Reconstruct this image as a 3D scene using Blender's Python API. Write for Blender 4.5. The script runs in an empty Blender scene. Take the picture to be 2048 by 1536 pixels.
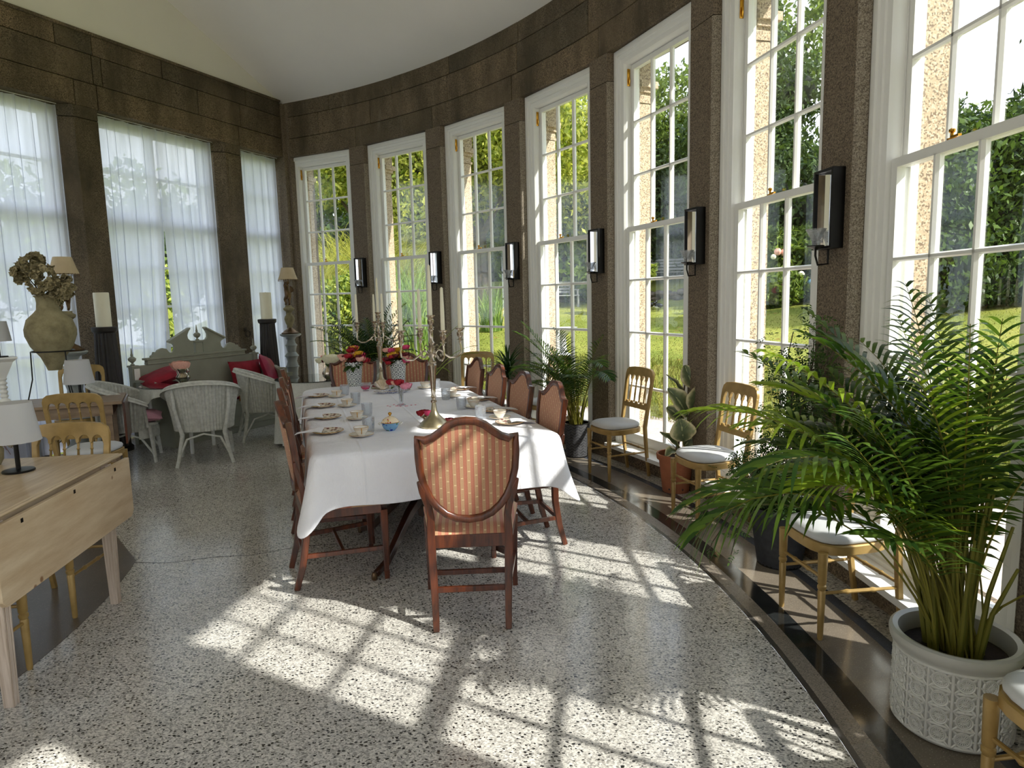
import bpy, math, random
import numpy as np
from mathutils import Matrix, Vector
random.seed(7)
C = bpy.context.scene.collection
SC = bpy.context.scene
PI = math.pi

# ------------------------------------------------------------------ camera, world, sun, exposure
F_PX = 1324.87
PITCH, ROLL = 0.1266, -0.0241
cam = bpy.data.cameras.new('camera'); cam_o = bpy.data.objects.new('camera', cam); C.objects.link(cam_o)
cam.sensor_width = 36.0; cam.lens = F_PX / 2048 * 36.0; cam.clip_start = 0.05; cam.clip_end = 400
fw = Vector((0, math.cos(PITCH), -math.sin(PITCH))); up = Vector((0, math.sin(PITCH), math.cos(PITCH))); rt = Vector((1, 0, 0))
r2 = rt * math.cos(ROLL) + up * math.sin(ROLL); u2 = -rt * math.sin(ROLL) + up * math.cos(ROLL)
m = Matrix((r2, u2, -fw)).transposed().to_4x4(); m.translation = Vector((0, 0, 1.6)); cam_o.matrix_world = m
SC.camera = cam_o
SC.view_settings.view_transform = 'Standard'; SC.view_settings.look = 'None'; SC.view_settings.gamma = 1.0
SC.view_settings.use_curve_mapping = False
SC.view_settings.exposure = 0.98
SKY = 1.35; SUN = 5.0; SUN_EL = math.radians(41.3); SUN_AZ = math.radians(-30)
w = bpy.data.worlds.new('world'); SC.world = w; w.use_nodes = True
nt = w.node_tree; nt.nodes.clear()
out = nt.nodes.new('ShaderNodeOutputWorld'); bg = nt.nodes.new('ShaderNodeBackground'); bg.inputs[1].default_value = SKY
tc = nt.nodes.new('ShaderNodeTexCoord'); sp = nt.nodes.new('ShaderNodeSeparateXYZ'); nt.links.new(tc.outputs['Generated'], sp.inputs[0])
rmp = nt.nodes.new('ShaderNodeValToRGB'); nt.links.new(sp.outputs[2], rmp.inputs[0])
rmp.color_ramp.elements[0].position = 0.0; rmp.color_ramp.elements[0].color = (.86, .91, 1.0, 1)
rmp.color_ramp.elements[1].position = 0.8; rmp.color_ramp.elements[1].color = (.50, .66, 1.0, 1)
nz = nt.nodes.new('ShaderNodeTexNoise'); nz.inputs['Scale'].default_value = 2.2; nz.inputs['Detail'].default_value = 7
nt.links.new(tc.outputs['Generated'], nz.inputs[0])
r3 = nt.nodes.new('ShaderNodeValToRGB'); nt.links.new(nz.outputs[0], r3.inputs[0]); r3.color_ramp.elements[0].position = .42; r3.color_ramp.elements[1].position = .62
mx = nt.nodes.new('ShaderNodeMix'); mx.data_type = 'RGBA'; nt.links.new(r3.outputs[0], mx.inputs[0]); nt.links.new(rmp.outputs[0], mx.inputs[6]); mx.inputs[7].default_value = (.95, .96, 1.0, 1)
nt.links.new(mx.outputs[2], bg.inputs[0]); nt.links.new(bg.outputs[0], out.inputs[0])
sl = bpy.data.lights.new('sun', 'SUN'); sl.energy = SUN; sl.angle = 0.014; sl.color = (1.0, .955, .89)
so = bpy.data.objects.new('sun', sl); C.objects.link(so)
sd = Vector((math.cos(SUN_AZ) * math.cos(SUN_EL), math.sin(SUN_AZ) * math.cos(SUN_EL), math.sin(SUN_EL)))
so.rotation_euler = sd.to_track_quat('Z', 'Y').to_euler()

# ------------------------------------------------------------------ materials
def srgb(r, g, b):
    f = lambda v: (v / 255 / 12.92) if v / 255 <= .04045 else ((v / 255 + .055) / 1.055) ** 2.4
    return (f(r), f(g), f(b), 1)
MATS = {}
class NT:
    def __init__(s, name):
        s.m = bpy.data.materials.new(name); s.m.use_nodes = True; s.t = s.m.node_tree; s.t.nodes.clear()
        s.out = s.n('ShaderNodeOutputMaterial')
    def n(s, kind, **kw):
        o = s.t.nodes.new(kind)
        for k, v in kw.items():
            if k in o.inputs.keys(): o.inputs[k].default_value = v
            else: setattr(o, k, v)
        return o
    def l(s, a, b): s.t.links.new(a, b)
    def coord(s, kind='Object', scale=(1, 1, 1), rot=(0, 0, 0)):
        c = s.n('ShaderNodeTexCoord'); mp = s.n('ShaderNodeMapping'); mp.inputs['Scale'].default_value = scale; mp.inputs['Rotation'].default_value = rot
        s.l(c.outputs[kind], mp.inputs[0]); return mp.outputs[0]
    def noise(s, co, scale, detail=4, rough=.55):
        o = s.n('ShaderNodeTexNoise'); o.inputs['Scale'].default_value = scale; o.inputs['Detail'].default_value = detail; o.inputs['Roughness'].default_value = rough
        s.l(co, o.inputs['Vector']); return o.outputs[0]
    def ramp(s, fac, stops, interp='LINEAR'):
        o = s.n('ShaderNodeValToRGB'); o.color_ramp.interpolation = interp; e = o.color_ramp.elements
        while len(e) < len(stops): e.new(.5)
        for i, (p, c) in enumerate(stops):
            e[i].position = p; e[i].color = c if len(c) == 4 else (*c, 1)
        s.l(fac, o.inputs[0]); return o.outputs[0]
    def mix(s, fac, a, b, mode='MIX'):
        o = s.n('ShaderNodeMix'); o.data_type = 'RGBA'; o.blend_type = mode
        for v, i in ((fac, 0), (a, 6), (b, 7)):
            if hasattr(v, 'links'): s.l(v, o.inputs[i])
            else: o.inputs[i].default_value = v
        return o.outputs[2]
    def bump(s, h, strength=.3, dist=.01):
        o = s.n('ShaderNodeBump'); o.inputs['Strength'].default_value = strength; o.inputs['Distance'].default_value = dist; s.l(h, o.inputs['Height']); return o.outputs[0]
    def bsdf(s, col, rough=.5, metal=0, normal=None, spec=.5, **kw):
        o = s.n('ShaderNodeBsdfPrincipled'); 
        for v, k in ((col, 'Base Color'), (rough, 'Roughness'), (metal, 'Metallic'), (spec, 'Specular IOR Level')):
            if hasattr(v, 'links'): s.l(v, o.inputs[k])
            else: o.inputs[k].default_value = v
        if normal: s.l(normal, o.inputs['Normal'])
        for k, v in kw.items(): o.inputs[k].default_value = v
        s.l(o.outputs[0], s.out.inputs[0]); return o
W_ = (1, 1, 1, 1); K_ = (0, 0, 0, 1)
def plain(name, col, rough=.5, metal=0, var=.12, vs=6, bump=0, bs=60, **kw):
    t = NT(name); co = t.coord()
    f = t.noise(co, vs, 5)
    d = tuple(c * (1 - var) for c in col[:3]) + (1,); h = tuple(min(1, c * (1 + var)) for c in col[:3]) + (1,)
    c = t.ramp(f, [(.3, d), (.7, h)])
    nm = t.bump(t.noise(co, bs, 3), bump, .004) if bump else None
    t.bsdf(c, rough, metal, nm, **kw); MATS[name] = t.m; return t.m
def M(n): return MATS[n]

plain('white_paint', srgb(238, 238, 232), .35, var=.008)
plain('ceiling_plaster', srgb(242, 238, 230), .8, var=.02, vs=1.2)
plain('cream_plaster', srgb(238, 235, 222), .8, var=.03, vs=1)
plain('brass', srgb(190, 140, 50), .25, 1, var=.2)
plain('black_metal', srgb(26, 24, 22), .4, .6, var=.2)
plain('silver', srgb(190, 178, 160), .22, 1, var=.25, vs=25, bump=.1, bs=40)
plain('pewter', srgb(165, 155, 128), .35, 1, var=.2, vs=20)
plain('candle_wax', srgb(238, 232, 206), .45, var=.03)
plain('mirror', srgb(235, 235, 235), .03, 1, var=.02)
plain('black_lacquer', srgb(22, 20, 20), .25, var=.1)
plain('red_velvet', srgb(140, 22, 40), .8, var=.35, vs=9, bump=.3, bs=18)
plain('red_satin', srgb(150, 30, 60), .5, var=.3, vs=9, bump=.3, bs=14)
plain('pink_fabric', srgb(205, 150, 165), .85, var=.15, vs=14, bump=.2)
plain('tan_fabric', srgb(165, 110, 60), .85, var=.15)
plain('settee_paint', srgb(150, 150, 132), .55, var=.08, vs=5)
plain('grey_column_paint', srgb(150, 155, 150), .5, var=.12)
plain('dark_column', srgb(38, 32, 28), .55, var=.25, vs=20)
plain('terracotta', srgb(170, 106, 74), .8, var=.18, vs=8, bump=.15, bs=80)
plain('soil', srgb(38, 26, 18), .95, var=.5, vs=60, bump=.8, bs=90)
plain('porcelain', srgb(240, 236, 225), .2, var=.03)
plain('porcelain_blue', srgb(110, 160, 200), .2, var=.15, vs=30)
plain('gilt', srgb(200, 150, 60), .3, 1, var=.15)
plain('pillow_white', srgb(225, 225, 228), .7, var=.04, vs=10, bump=.25, bs=9)
plain('seat_pad', srgb(205, 207, 208), .55, var=.05, vs=8, bump=.35, bs=9)
plain('shade_cream', srgb(205, 185, 150), .8, var=.06)
plain('red_petal', srgb(165, 14, 34), .6, var=.3, vs=60)
plain('dark_red_petal', srgb(95, 8, 22), .6, var=.35, vs=60)
plain('pink_petal', srgb(238, 150, 170), .6, var=.15, vs=60)
plain('hot_pink_petal', srgb(225, 70, 120), .6, var=.2, vs=60)
plain('blush_petal', srgb(238, 180, 160), .6, var=.12, vs=60)
plain('cream_petal', srgb(245, 240, 205), .6, var=.08, vs=60)
plain('yellow_petal', srgb(225, 170, 30), .6, var=.2, vs=60)
plain('dried_flower', srgb(158, 146, 112), .95, var=.35, vs=40)
plain('bronze', srgb(105, 82, 58), .4, .7, var=.45, vs=14)
plain('gravel', srgb(190, 175, 165), .95, var=.12, vs=30, bump=.5, bs=120)
plain('bark', srgb(70, 60, 48), .95, var=.35, vs=12, bump=.6, bs=30)
plain('grey_wood', srgb(150, 150, 145), .8, var=.2, vs=20)
plain('dry_stone', srgb(105, 95, 82), .95, var=.4, vs=9, bump=.7, bs=20)
plain('lace_cloth', srgb(205, 205, 195), .9, var=.1, vs=80, bump=.4, bs=120)
plain('cable_white', srgb(180, 180, 175), .5)
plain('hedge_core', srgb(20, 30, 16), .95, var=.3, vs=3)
plain('slate_pot', srgb(48, 50, 54), .7, var=.3, vs=25, bump=.5, bs=60)
plain('grey_iron', srgb(80, 72, 62), .6, .6, var=.3)

def granite(name, base, dark, light, scale, stain=0.0, rough=.75, bump=.25):
    t = NT(name); co = t.coord()
    v = t.n('ShaderNodeTexVoronoi'); v.inputs['Scale'].default_value = scale; t.l(co, v.inputs['Vector'])
    sep = t.n('ShaderNodeSeparateColor'); t.l(v.outputs['Color'], sep.inputs[0])
    c = t.ramp(sep.outputs[0], [(0, dark), (.22, dark), (.3, base), (.72, base), (.8, light), (1, light)])
    if stain:
        # rain marks and mould: tall streaks in object space, part of the stone itself
        sc = t.coord(scale=(1, 1, .35)); s1 = t.noise(sc, 2.0, 7, .65)
        f = t.ramp(s1, [(.36, W_), (.62, K_)])
        oi = t.n('ShaderNodeObjectInfo'); tint = t.ramp(oi.outputs['Random'], [(0, (.62, .64, .60)), (.5, (1.0, .96, .88)), (1, (1.3, 1.2, 1.05))]); c = t.mix(1, c, tint, 'MULTIPLY')
        wt = t.ramp(t.noise(t.coord(scale=(3, 3, .6)), 2.6, 6, .7), [(.60, K_), (.78, (.5, .5, .5))]); c = t.mix(wt, c, srgb(168, 160, 142))
        c = t.mix(f, c, tuple(x * (1 - stain) for x in (base[0] * .9, base[1] * .86, base[2] * .7)) + (1,), 'MIX')
        s2 = t.noise(co, 1.3, 4); g = t.ramp(s2, [(.5, K_), (.72, W_)]); c2 = t.mix(g, c, (base[0] * 1.35, base[1] * 1.25, base[2] * 1.1, 1))
        mm = t.n('ShaderNodeMix'); c = t.mix(.45, c, c2)
    t.bsdf(c, rough, 0, t.bump(t.noise(co, scale * .6, 3), bump, .006)); MATS[name] = t.m
granite('stone_inside', srgb(112, 98, 80), srgb(80, 70, 56), srgb(134, 120, 100), 170, .0)
granite('stone_beam', srgb(112, 100, 82), srgb(62, 54, 42), srgb(136, 122, 102), 150, .62)
granite('stone_outside', srgb(188, 168, 138), srgb(128, 108, 86), srgb(208, 192, 164), 120, .0)
granite('stone_curb', srgb(105, 92, 76), srgb(55, 48, 40), srgb(140, 125, 105), 120, .35)

def terrazzo(name, base, chips, scale, amount, rough=.22, seam=False, second=None):
    t = NT(name); co = t.coord(); dco = t.coord(scale=(.75, 1.15, 1), rot=(0, 0, -.2))
    # warped coordinate: chips of marble are irregular shards
    wn = t.n('ShaderNodeTexNoise'); wn.inputs['Scale'].default_value = scale * .9; t.l(co, wn.inputs['Vector'])
    wm = t.n('ShaderNodeVectorMath', operation='SCALE'); wm.inputs['Scale'].default_value = 1.1 / scale; t.l(wn.outputs['Color'], wm.inputs[0])
    wa = t.n('ShaderNodeVectorMath', operation='ADD'); t.l(dco, wa.inputs[0]); t.l(wm.outputs[0], wa.inputs[1])
    v = t.n('ShaderNodeTexVoronoi'); v.inputs['Scale'].default_value = scale; t.l(wa.outputs[0], v.inputs['Vector'])
    sep = t.n('ShaderNodeSeparateColor'); t.l(v.outputs['Color'], sep.inputs[0])
    sel = t.ramp(sep.outputs[0], [(0, W_), (amount, K_)], 'CONSTANT')
    edge = t.ramp(v.outputs['Distance'], [(.33, W_), (.40, K_)])
    msk = t.mix(1.0, sel, edge, 'MULTIPLY')
    v2 = t.n('ShaderNodeTexVoronoi'); v2.inputs['Scale'].default_value = scale * 2.3; t.l(wa.outputs[0], v2.inputs['Vector'])
    sp2 = t.n('ShaderNodeSeparateColor'); t.l(v2.outputs['Color'], sp2.inputs[0])
    b2 = t.ramp(sp2.outputs[1], [(0, tuple(c * .36 for c in base[:3])), (.3, tuple(c * .7 for c in base[:3])), (.55, base[:3]), (1, tuple(min(1, c * 1.35) for c in base[:3]))])
    cl = t.ramp(t.noise(co, .9, 4), [(.35, (.8, .8, .8)), (.65, (1, 1, 1))])
    b2 = t.mix(1.0, b2, cl, 'MULTIPLY')
    c = t.mix(msk, b2, chips)
    rg = t.ramp(t.noise(co, 2.5, 5), [(.35, (rough * .8,) * 3), (.7, (rough * 1.5,) * 3)])
    t.bsdf(c, rg, 0, t.bump(t.noise(co, 9, 3), .04, .01), spec=.5); MATS[name] = t.m
terrazzo('terrazzo_main', srgb(206, 202, 194), srgb(24, 23, 22), 80, .33, .16)
terrazzo('terrazzo_band_fine', srgb(140, 130, 118), srgb(75, 68, 62), 170, .3, .3)
terrazzo('terrazzo_white', srgb(205, 202, 194), srgb(30, 29, 28), 60, .28, .4)
def polished(name, a, b, rough, sc=5):
    t = NT(name); co = t.coord(); c = t.ramp(t.noise(co, sc, 8, .65), [(.3, a), (.7, b)])
    s = t.ramp(t.noise(co, 180, 2), [(.62, K_), (.7, W_)]); c = t.mix(s, c, tuple(min(1, x * 1.8) for x in b[:3]) + (1,))
    t.bsdf(c, rough, 0, t.bump(t.noise(co, 14, 3), .03, .01)); MATS[name] = t.m
polished('black_marble', srgb(26, 28, 28), srgb(44, 46, 46), .12)
polished('dark_strip', srgb(52, 50, 48), srgb(72, 70, 68), .2)
polished('blue_strip', srgb(62, 66, 74), srgb(84, 88, 96), .2)
polished('brown_stone', srgb(104, 95, 84), srgb(132, 122, 108), .16, 3)
polished('brown_floor', srgb(74, 65, 56), srgb(96, 86, 76), .3, 2)

def wood(name, a, b, rough, scale=(1, 1, 12), ring=3.0, coat=0.0, knots=None, bump=.05):
    t = NT(name); co = t.coord(scale=scale)
    n1 = t.noise(co, ring, 6, .6)
    c = t.ramp(n1, [(.32, a), (.68, b)])
    if knots:
        k = t.coord(scale=(1, 1, 1)); v = t.n('ShaderNodeTexVoronoi'); v.inputs['Scale'].default_value = 5.5; t.l(k, v.inputs['Vector'])
        f = t.ramp(v.outputs['Distance'], [(.0, W_), (.05, W_), (.09, K_)]); c = t.mix(f, c, knots)
    t.bsdf(c, rough, 0, t.bump(n1, bump, .004), **{'Coat Weight': coat, 'Coat Roughness': .15}); MATS[name] = t.m
wood('mahogany', srgb(48, 21, 10), srgb(108, 52, 24), .32, (9, 9, 1.2), 3.5, .4)
wood('mahogany_dark', srgb(30, 14, 9), srgb(58, 26, 14), .3, (6, 6, 1), 3, .4)
wood('pine', srgb(184, 158, 124), srgb(212, 192, 160), .45, (14, 1.3, 9), 2.2, .15, srgb(128, 92, 58))
wood('pine_pale', srgb(170, 150, 130), srgb(214, 198, 182), .6, (30, 30, 1.5), 2.5)
wood('old_wood', srgb(120, 98, 76), srgb(158, 134, 106), .5, (2, 14, 8), 2.0)

def gold():
    t = NT('gold_paint'); co = t.coord(); c = t.ramp(t.noise(co, 9, 5), [(.3, srgb(152, 124, 70)), (.7, srgb(188, 156, 96))])
    t.bsdf(c, .36, .25, t.bump(t.noise(co, 40, 2), .05, .004)); MATS['gold_paint'] = t.m
gold()
def striped(name):
    t = NT(name); c0 = t.n('ShaderNodeTexCoord'); s = t.n('ShaderNodeSeparateXYZ'); t.l(c0.outputs['Object'], s.inputs[0])
    def mth(op, a, b=None):
        o = t.n('ShaderNodeMath', operation=op); t.l(a, o.inputs[0])
        if b is not None:
            if hasattr(b, 'links'): t.l(b, o.inputs[1])
            else: o.inputs[1].default_value = b
        return o.outputs[0]
    fx = mth('FRACT', mth('MULTIPLY', s.outputs[0], 1 / .034))
    A = srgb(192, 152, 114); B = srgb(188, 122, 96); D = srgb(172, 98, 78)
    c = t.ramp(fx, [(0, A), (.40, A), (.44, D), (.50, B), (.60, B), (.63, D), (.68, B), (.78, B), (.82, D), (.88, D), (.93, A)], 'LINEAR')
    # little woven sprigs down every gold stripe
    fz = mth('FRACT', mth('MULTIPLY', s.outputs[2], 1 / .055))
    fxx = mth('FLOOR', mth('MULTIPLY', s.outputs[0], 1 / .034)); off = mth('FRACT', mth('MULTIPLY', fxx, .37))
    fz = mth('FRACT', mth('ADD', mth('MULTIPLY', s.outputs[2], 1 / .055), off))
    a1 = mth('LESS_THAN', mth('ABSOLUTE', mth('SUBTRACT', fx, .2)), .16); a2 = mth('LESS_THAN', mth('ABSOLUTE', mth('SUBTRACT', fz, .5)), .045)
    k = mth('MULTIPLY', a1, a2); c = t.mix(k, c, srgb(222, 196, 150))
    co = t.coord(); wv = t.ramp(t.noise(co, 260, 2), [(.3, (.86, .86, .86)), (.7, (1, 1, 1))]); c = t.mix(1, c, wv, 'MULTIPLY')
    t.bsdf(c, .75, 0, t.bump(t.noise(co, 300, 2), .12, .002), **{'Sheen Weight': .15}); MATS[name] = t.m
striped('striped_fabric')
def cloth():
    t = NT('white_linen'); co = t.coord(); n = t.noise(co, 3, 5); c = t.ramp(n, [(.3, srgb(232, 232, 238)), (.7, srgb(244, 244, 248))])
    big = t.noise(t.coord(scale=(1, 1, .5)), 3.2, 7, .62); sp_ = t.n('ShaderNodeSeparateXYZ'); t.l(co, sp_.inputs[0]); hs = None
    for ax, per in ((0, .46), (1, .62)):
        m1 = t.n('ShaderNodeMath', operation='PINGPONG'); t.l(sp_.outputs[ax], m1.inputs[0]); m1.inputs[1].default_value = per / 2
        m2 = t.ramp(m1.outputs[0], [(0, W_), (.012, K_)]); hs = m2 if hs is None else t.mix(1, hs, m2, 'ADD')
    h = t.mix(.12, big, hs, 'ADD'); t.bsdf(c, .75, 0, t.bump(h, .75, .045)); MATS['white_linen'] = t.m
cloth()
def sheer():
    t = NT('sheer_voile'); d = t.n('ShaderNodeBsdfDiffuse'); d.inputs[0].default_value = (.86, .88, .93, 1)
    tr = t.n('ShaderNodeBsdfTranslucent'); tr.inputs[0].default_value = (.84, .88, 1.0, 1)
    tp = t.n('ShaderNodeBsdfTransparent'); m1 = t.n('ShaderNodeMixShader'); m1.inputs[0].default_value = .62; t.l(d.outputs[0], m1.inputs[1]); t.l(tr.outputs[0], m1.inputs[2])
    m2 = t.n('ShaderNodeMixShader'); co = t.coord(scale=(1, 1, .1)); f = t.ramp(t.noise(co, 12, 3), [(.3, (.05,) * 3), (.7, (.17,) * 3)]); t.l(f, m2.inputs[0])
    t.l(m1.outputs[0], m2.inputs[1]); t.l(tp.outputs[0], m2.inputs[2]); t.l(m2.outputs[0], t.out.inputs[0]); MATS['sheer_voile'] = t.m
sheer()
def glass(name, tint=(.97, .985, .98, 1), ior=1.45, rough=0.0, mul=1.0):
    t = NT(name); tp = t.n('ShaderNodeBsdfTransparent'); tp.inputs[0].default_value = tint; g = t.n('ShaderNodeBsdfGlossy'); g.inputs['Roughness'].default_value = rough
    fr = t.n('ShaderNodeFresnel'); fr.inputs[0].default_value = ior; mm = t.n('ShaderNodeMath', operation='MULTIPLY'); t.l(fr.outputs[0], mm.inputs[0]); mm.inputs[1].default_value = mul
    m2 = t.n('ShaderNodeMixShader'); t.l(mm.outputs[0], m2.inputs[0]); t.l(tp.outputs[0], m2.inputs[1]); t.l(g.outputs[0], m2.inputs[2]); t.l(m2.outputs[0], t.out.inputs[0]); MATS[name] = t.m
glass('window_glass', mul=.28)
glass('table_glass', (.82, .93, .93, 1), 1.5, .02, 1.6)
def crystal():
    t = NT('cut_crystal'); tp = t.n('ShaderNodeBsdfTransparent'); tp.inputs[0].default_value = (.93, .95, .97, 1); g = t.n('ShaderNodeBsdfGlossy'); g.inputs['Roughness'].default_value = .08
    co = t.coord(); v = t.n('ShaderNodeTexVoronoi'); v.inputs['Scale'].default_value = 110; t.l(co, v.inputs['Vector']); b = t.bump(v.outputs['Distance'], .6, .004); t.l(b, g.inputs['Normal'])
    fr = t.n('ShaderNodeFresnel'); fr.inputs[0].default_value = 1.7; t.l(b, fr.inputs['Normal']); mm = t.n('ShaderNodeMath', operation='MULTIPLY_ADD'); t.l(fr.outputs[0], mm.inputs[0]); mm.inputs[1].default_value = .55; mm.inputs[2].default_value = .02; mm.use_clamp = True
    df = t.n('ShaderNodeBsdfDiffuse'); df.inputs[0].default_value = (.9, .92, .95, 1); m3 = t.n('ShaderNodeMixShader'); m3.inputs[0].default_value = .10; t.l(tp.outputs[0], m3.inputs[1]); t.l(df.outputs[0], m3.inputs[2])
    m2 = t.n('ShaderNodeMixShader'); t.l(mm.outputs[0], m2.inputs[0]); t.l(m3.outputs[0], m2.inputs[1]); t.l(g.outputs[0], m2.inputs[2]); t.l(m2.outputs[0], t.out.inputs[0]); MATS['cut_crystal'] = t.m
crystal()
def leafmat(name, a, b, trans=.35, rough=.45, island=True, back=None):
    t = NT(name); geo = t.n('ShaderNodeNewGeometry'); co = t.coord()
    f = geo.outputs['Random Per Island'] if island else t.noise(co, 6, 3)
    c = t.ramp(f, [(0, a), (1, b)]); 
    big = t.ramp(t.noise(co, 1.3, 3), [(.3, (.6, .6, .6)), (.7, (1.15, 1.15, 1.1))]); c = t.mix(1, c, big, 'MULTIPLY')
    p = t.n('ShaderNodeBsdfPrincipled'); t.l(c, p.inputs['Base Color']); p.inputs['Roughness'].default_value = rough; p.inputs['Specular IOR Level'].default_value = .3
    tr = t.n('ShaderNodeBsdfTranslucent'); c2 = t.mix(1, c, (1.08, 1.1, .6, 1), 'MULTIPLY'); t.l(c2, tr.inputs[0])
    m2 = t.n('ShaderNodeMixShader'); m2.inputs[0].default_value = trans; t.l(p.outputs[0], m2.inputs[1]); t.l(tr.outputs[0], m2.inputs[2]); t.l(m2.outputs[0], t.out.inputs[0]); MATS[name] = t.m
leafmat('palm_leaf', srgb(46, 80, 36), srgb(106, 136, 54), .35, .35)
leafmat('palm_leaf_bright', srgb(128, 160, 48), srgb(164, 188, 60), .4, .4)
leafmat('palm_leaf_dark', srgb(32, 64, 30), srgb(58, 92, 40), .25, .35)
leafmat('vine_leaf', srgb(40, 72, 32), srgb(84, 116, 50), .3, .5)
leafmat('strap_leaf', srgb(120, 146, 52), srgb(150, 170, 66), .4, .4)
leafmat('bouquet_leaf', srgb(40, 70, 30), srgb(80, 110, 40), .25, .5)
leafmat('tree_lime', srgb(112, 136, 44), srgb(222, 222, 112), .5, .6)
leafmat('tree_mid', srgb(70, 98, 38), srgb(150, 170, 78), .4, .6)
leafmat('tree_dark', srgb(44, 66, 34), srgb(98, 120, 60), .3, .55)
leafmat('hedge_dark', srgb(38, 62, 32), srgb(76, 102, 48), .25, .55)
leafmat('laurel', srgb(34, 58, 30), srgb(112, 138, 62), .25, .4)
leafmat('pampas', srgb(104, 112, 48), srgb(206, 200, 112), .45, .7)
leafmat('reed_green', srgb(76, 116, 40), srgb(186, 212, 116), .4, .6)
leafmat('bush_yellow', srgb(60, 96, 34), srgb(196, 204, 92), .4, .5)
leafmat('grass_blade', srgb(98, 112, 36), srgb(150, 146, 70), .35, .7)
leafmat('palm_stem', srgb(96, 104, 36), srgb(150, 140, 60), .1, .5)
def grass():
    t = NT('lawn'); co = t.coord(); a = t.ramp(t.noise(co, .5, 5), [(.3, srgb(128, 140, 56)), (.55, srgb(158, 162, 72)), (.75, srgb(176, 170, 92))])
    b = t.ramp(t.noise(co, 16, 6), [(.3, (.62, .62, .6)), (.7, (1.1, 1.1, 1.1))]); c = t.mix(1, a, b, 'MULTIPLY')
    f = t.ramp(t.noise(co, 3.3, 2), [(.70, K_), (.72, W_)]); c = t.mix(f, c, srgb(150, 120, 60))
    t.bsdf(c, .9, 0, t.bump(t.noise(co, 40, 4), .8, .05), spec=.2); MATS['lawn'] = t.m
grass()
def rubber():
    t = NT('rubber_leaf'); c0 = t.n('ShaderNodeTexCoord'); s = t.n('ShaderNodeSeparateXYZ'); t.l(c0.outputs['UV'], s.inputs[0])
    m1 = t.n('ShaderNodeMath', operation='SUBTRACT'); t.l(s.outputs[0], m1.inputs[0]); m1.inputs[1].default_value = .5
    m2 = t.n('ShaderNodeMath', operation='ABSOLUTE'); t.l(m1.outputs[0], m2.inputs[0])
    n = t.noise(t.coord(), 22, 4); m3 = t.n('ShaderNodeMath', operation='MULTIPLY_ADD'); t.l(n, m3.inputs[0]); m3.inputs[1].default_value = .30; m3.inputs[2].default_value = -.15
    m4 = t.n('ShaderNodeMath', operation='ADD'); t.l(m2.outputs[0], m4.inputs[0]); t.l(m3.outputs[0], m4.inputs[1])
    c = t.ramp(m4.outputs[0], [(0, srgb(170, 176, 128)), (.03, srgb(84, 100, 68)), (.22, srgb(112, 124, 86)), (.34, srgb(164, 166, 122)), (.42, srgb(228, 220, 176))])
    t.bsdf(c, .4, 0, None); MATS['rubber_leaf'] = t.m
rubber()
def chevron():
    t = NT('chevron_pot'); c0 = t.n('ShaderNodeTexCoord'); s = t.n('ShaderNodeSeparateXYZ'); t.l(c0.outputs['UV'], s.inputs[0])
    def mth(op, a, b):
        o = t.n('ShaderNodeMath', operation=op)
        for i, v in enumerate((a, b)):
            if hasattr(v, 'links'): t.l(v, o.inputs[i])
            else: o.inputs[i].default_value = v
        return o.outputs[0]
    x = mth('PINGPONG', mth('MULTIPLY', s.outputs[0], 12), .5); y = mth('MULTIPLY', s.outputs[1], 12)
    f = mth('FRACT', mth('ADD', mth('MULTIPLY', x, 1.6), y), 0)
    c = t.ramp(f, [(0, srgb(120, 120, 122)), (.12, srgb(52, 52, 54)), (.9, srgb(38, 38, 40)), (1, srgb(120, 120, 122))])
    c = t.mix(t.ramp(t.noise(t.coord(), 30, 4), [(.4, K_), (.7, (.6, .6, .6))]), c, srgb(90, 90, 92))
    t.bsdf(c, .6, 0, t.bump(f, .5, .006)); MATS['chevron_pot'] = t.m
chevron()
def lacepot():
    t = NT('lace_pot'); c0 = t.n('ShaderNodeTexCoord'); mp = t.n('ShaderNodeMapping'); mp.inputs['Scale'].default_value = (11, 5, 1); t.l(c0.outputs['UV'], mp.inputs[0])
    v = t.n('ShaderNodeTexVoronoi'); v.inputs['Scale'].default_value = 1.0; v.inputs['Randomness'].default_value = .15; v.voronoi_dimensions = '2D'; t.l(mp.outputs[0], v.inputs['Vector'])
    sn = t.n('ShaderNodeMath', operation='SINE'); ml = t.n('ShaderNodeMath', operation='MULTIPLY'); t.l(v.outputs['Distance'], ml.inputs[0]); ml.inputs[1].default_value = 18; t.l(ml.outputs[0], sn.inputs[0])
    c = t.ramp(sn.outputs[0], [(.35, srgb(226, 228, 224)), (.6, srgb(84, 90, 98))])
    t.bsdf(c, .35, 0, t.bump(sn.outputs[0], .3, .003)); MATS['lace_pot'] = t.m
lacepot()
def whiteglaze():
    t = NT('white_glaze'); co = t.coord(); c = t.ramp(t.noise(co, 18, 4), [(.3, srgb(206, 206, 200)), (.7, srgb(226, 226, 220))]); t.bsdf(c, .28, 0, None); MATS['white_glaze'] = t.m
whiteglaze()
plain('glaze_shade_tone', srgb(186, 186, 178), .3, var=.04)  # greyer pot body: shade between the raised ribs and rosettes, painted in
def wicker():
    t = NT('white_wicker'); co = t.coord(); c = t.ramp(t.noise(co, 30, 4), [(.3, srgb(186, 186, 176)), (.7, srgb(216, 216, 206))])
    wv = t.n('ShaderNodeTexWave'); wv.bands_direction = 'Z'; wv.inputs['Scale'].default_value = 55; wv.inputs['Distortion'].default_value = 1.5; t.l(co, wv.inputs['Vector'])
    t.bsdf(c, .7, 0, t.bump(wv.outputs[1], .5, .004)); MATS['white_wicker'] = t.m
wicker()
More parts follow.
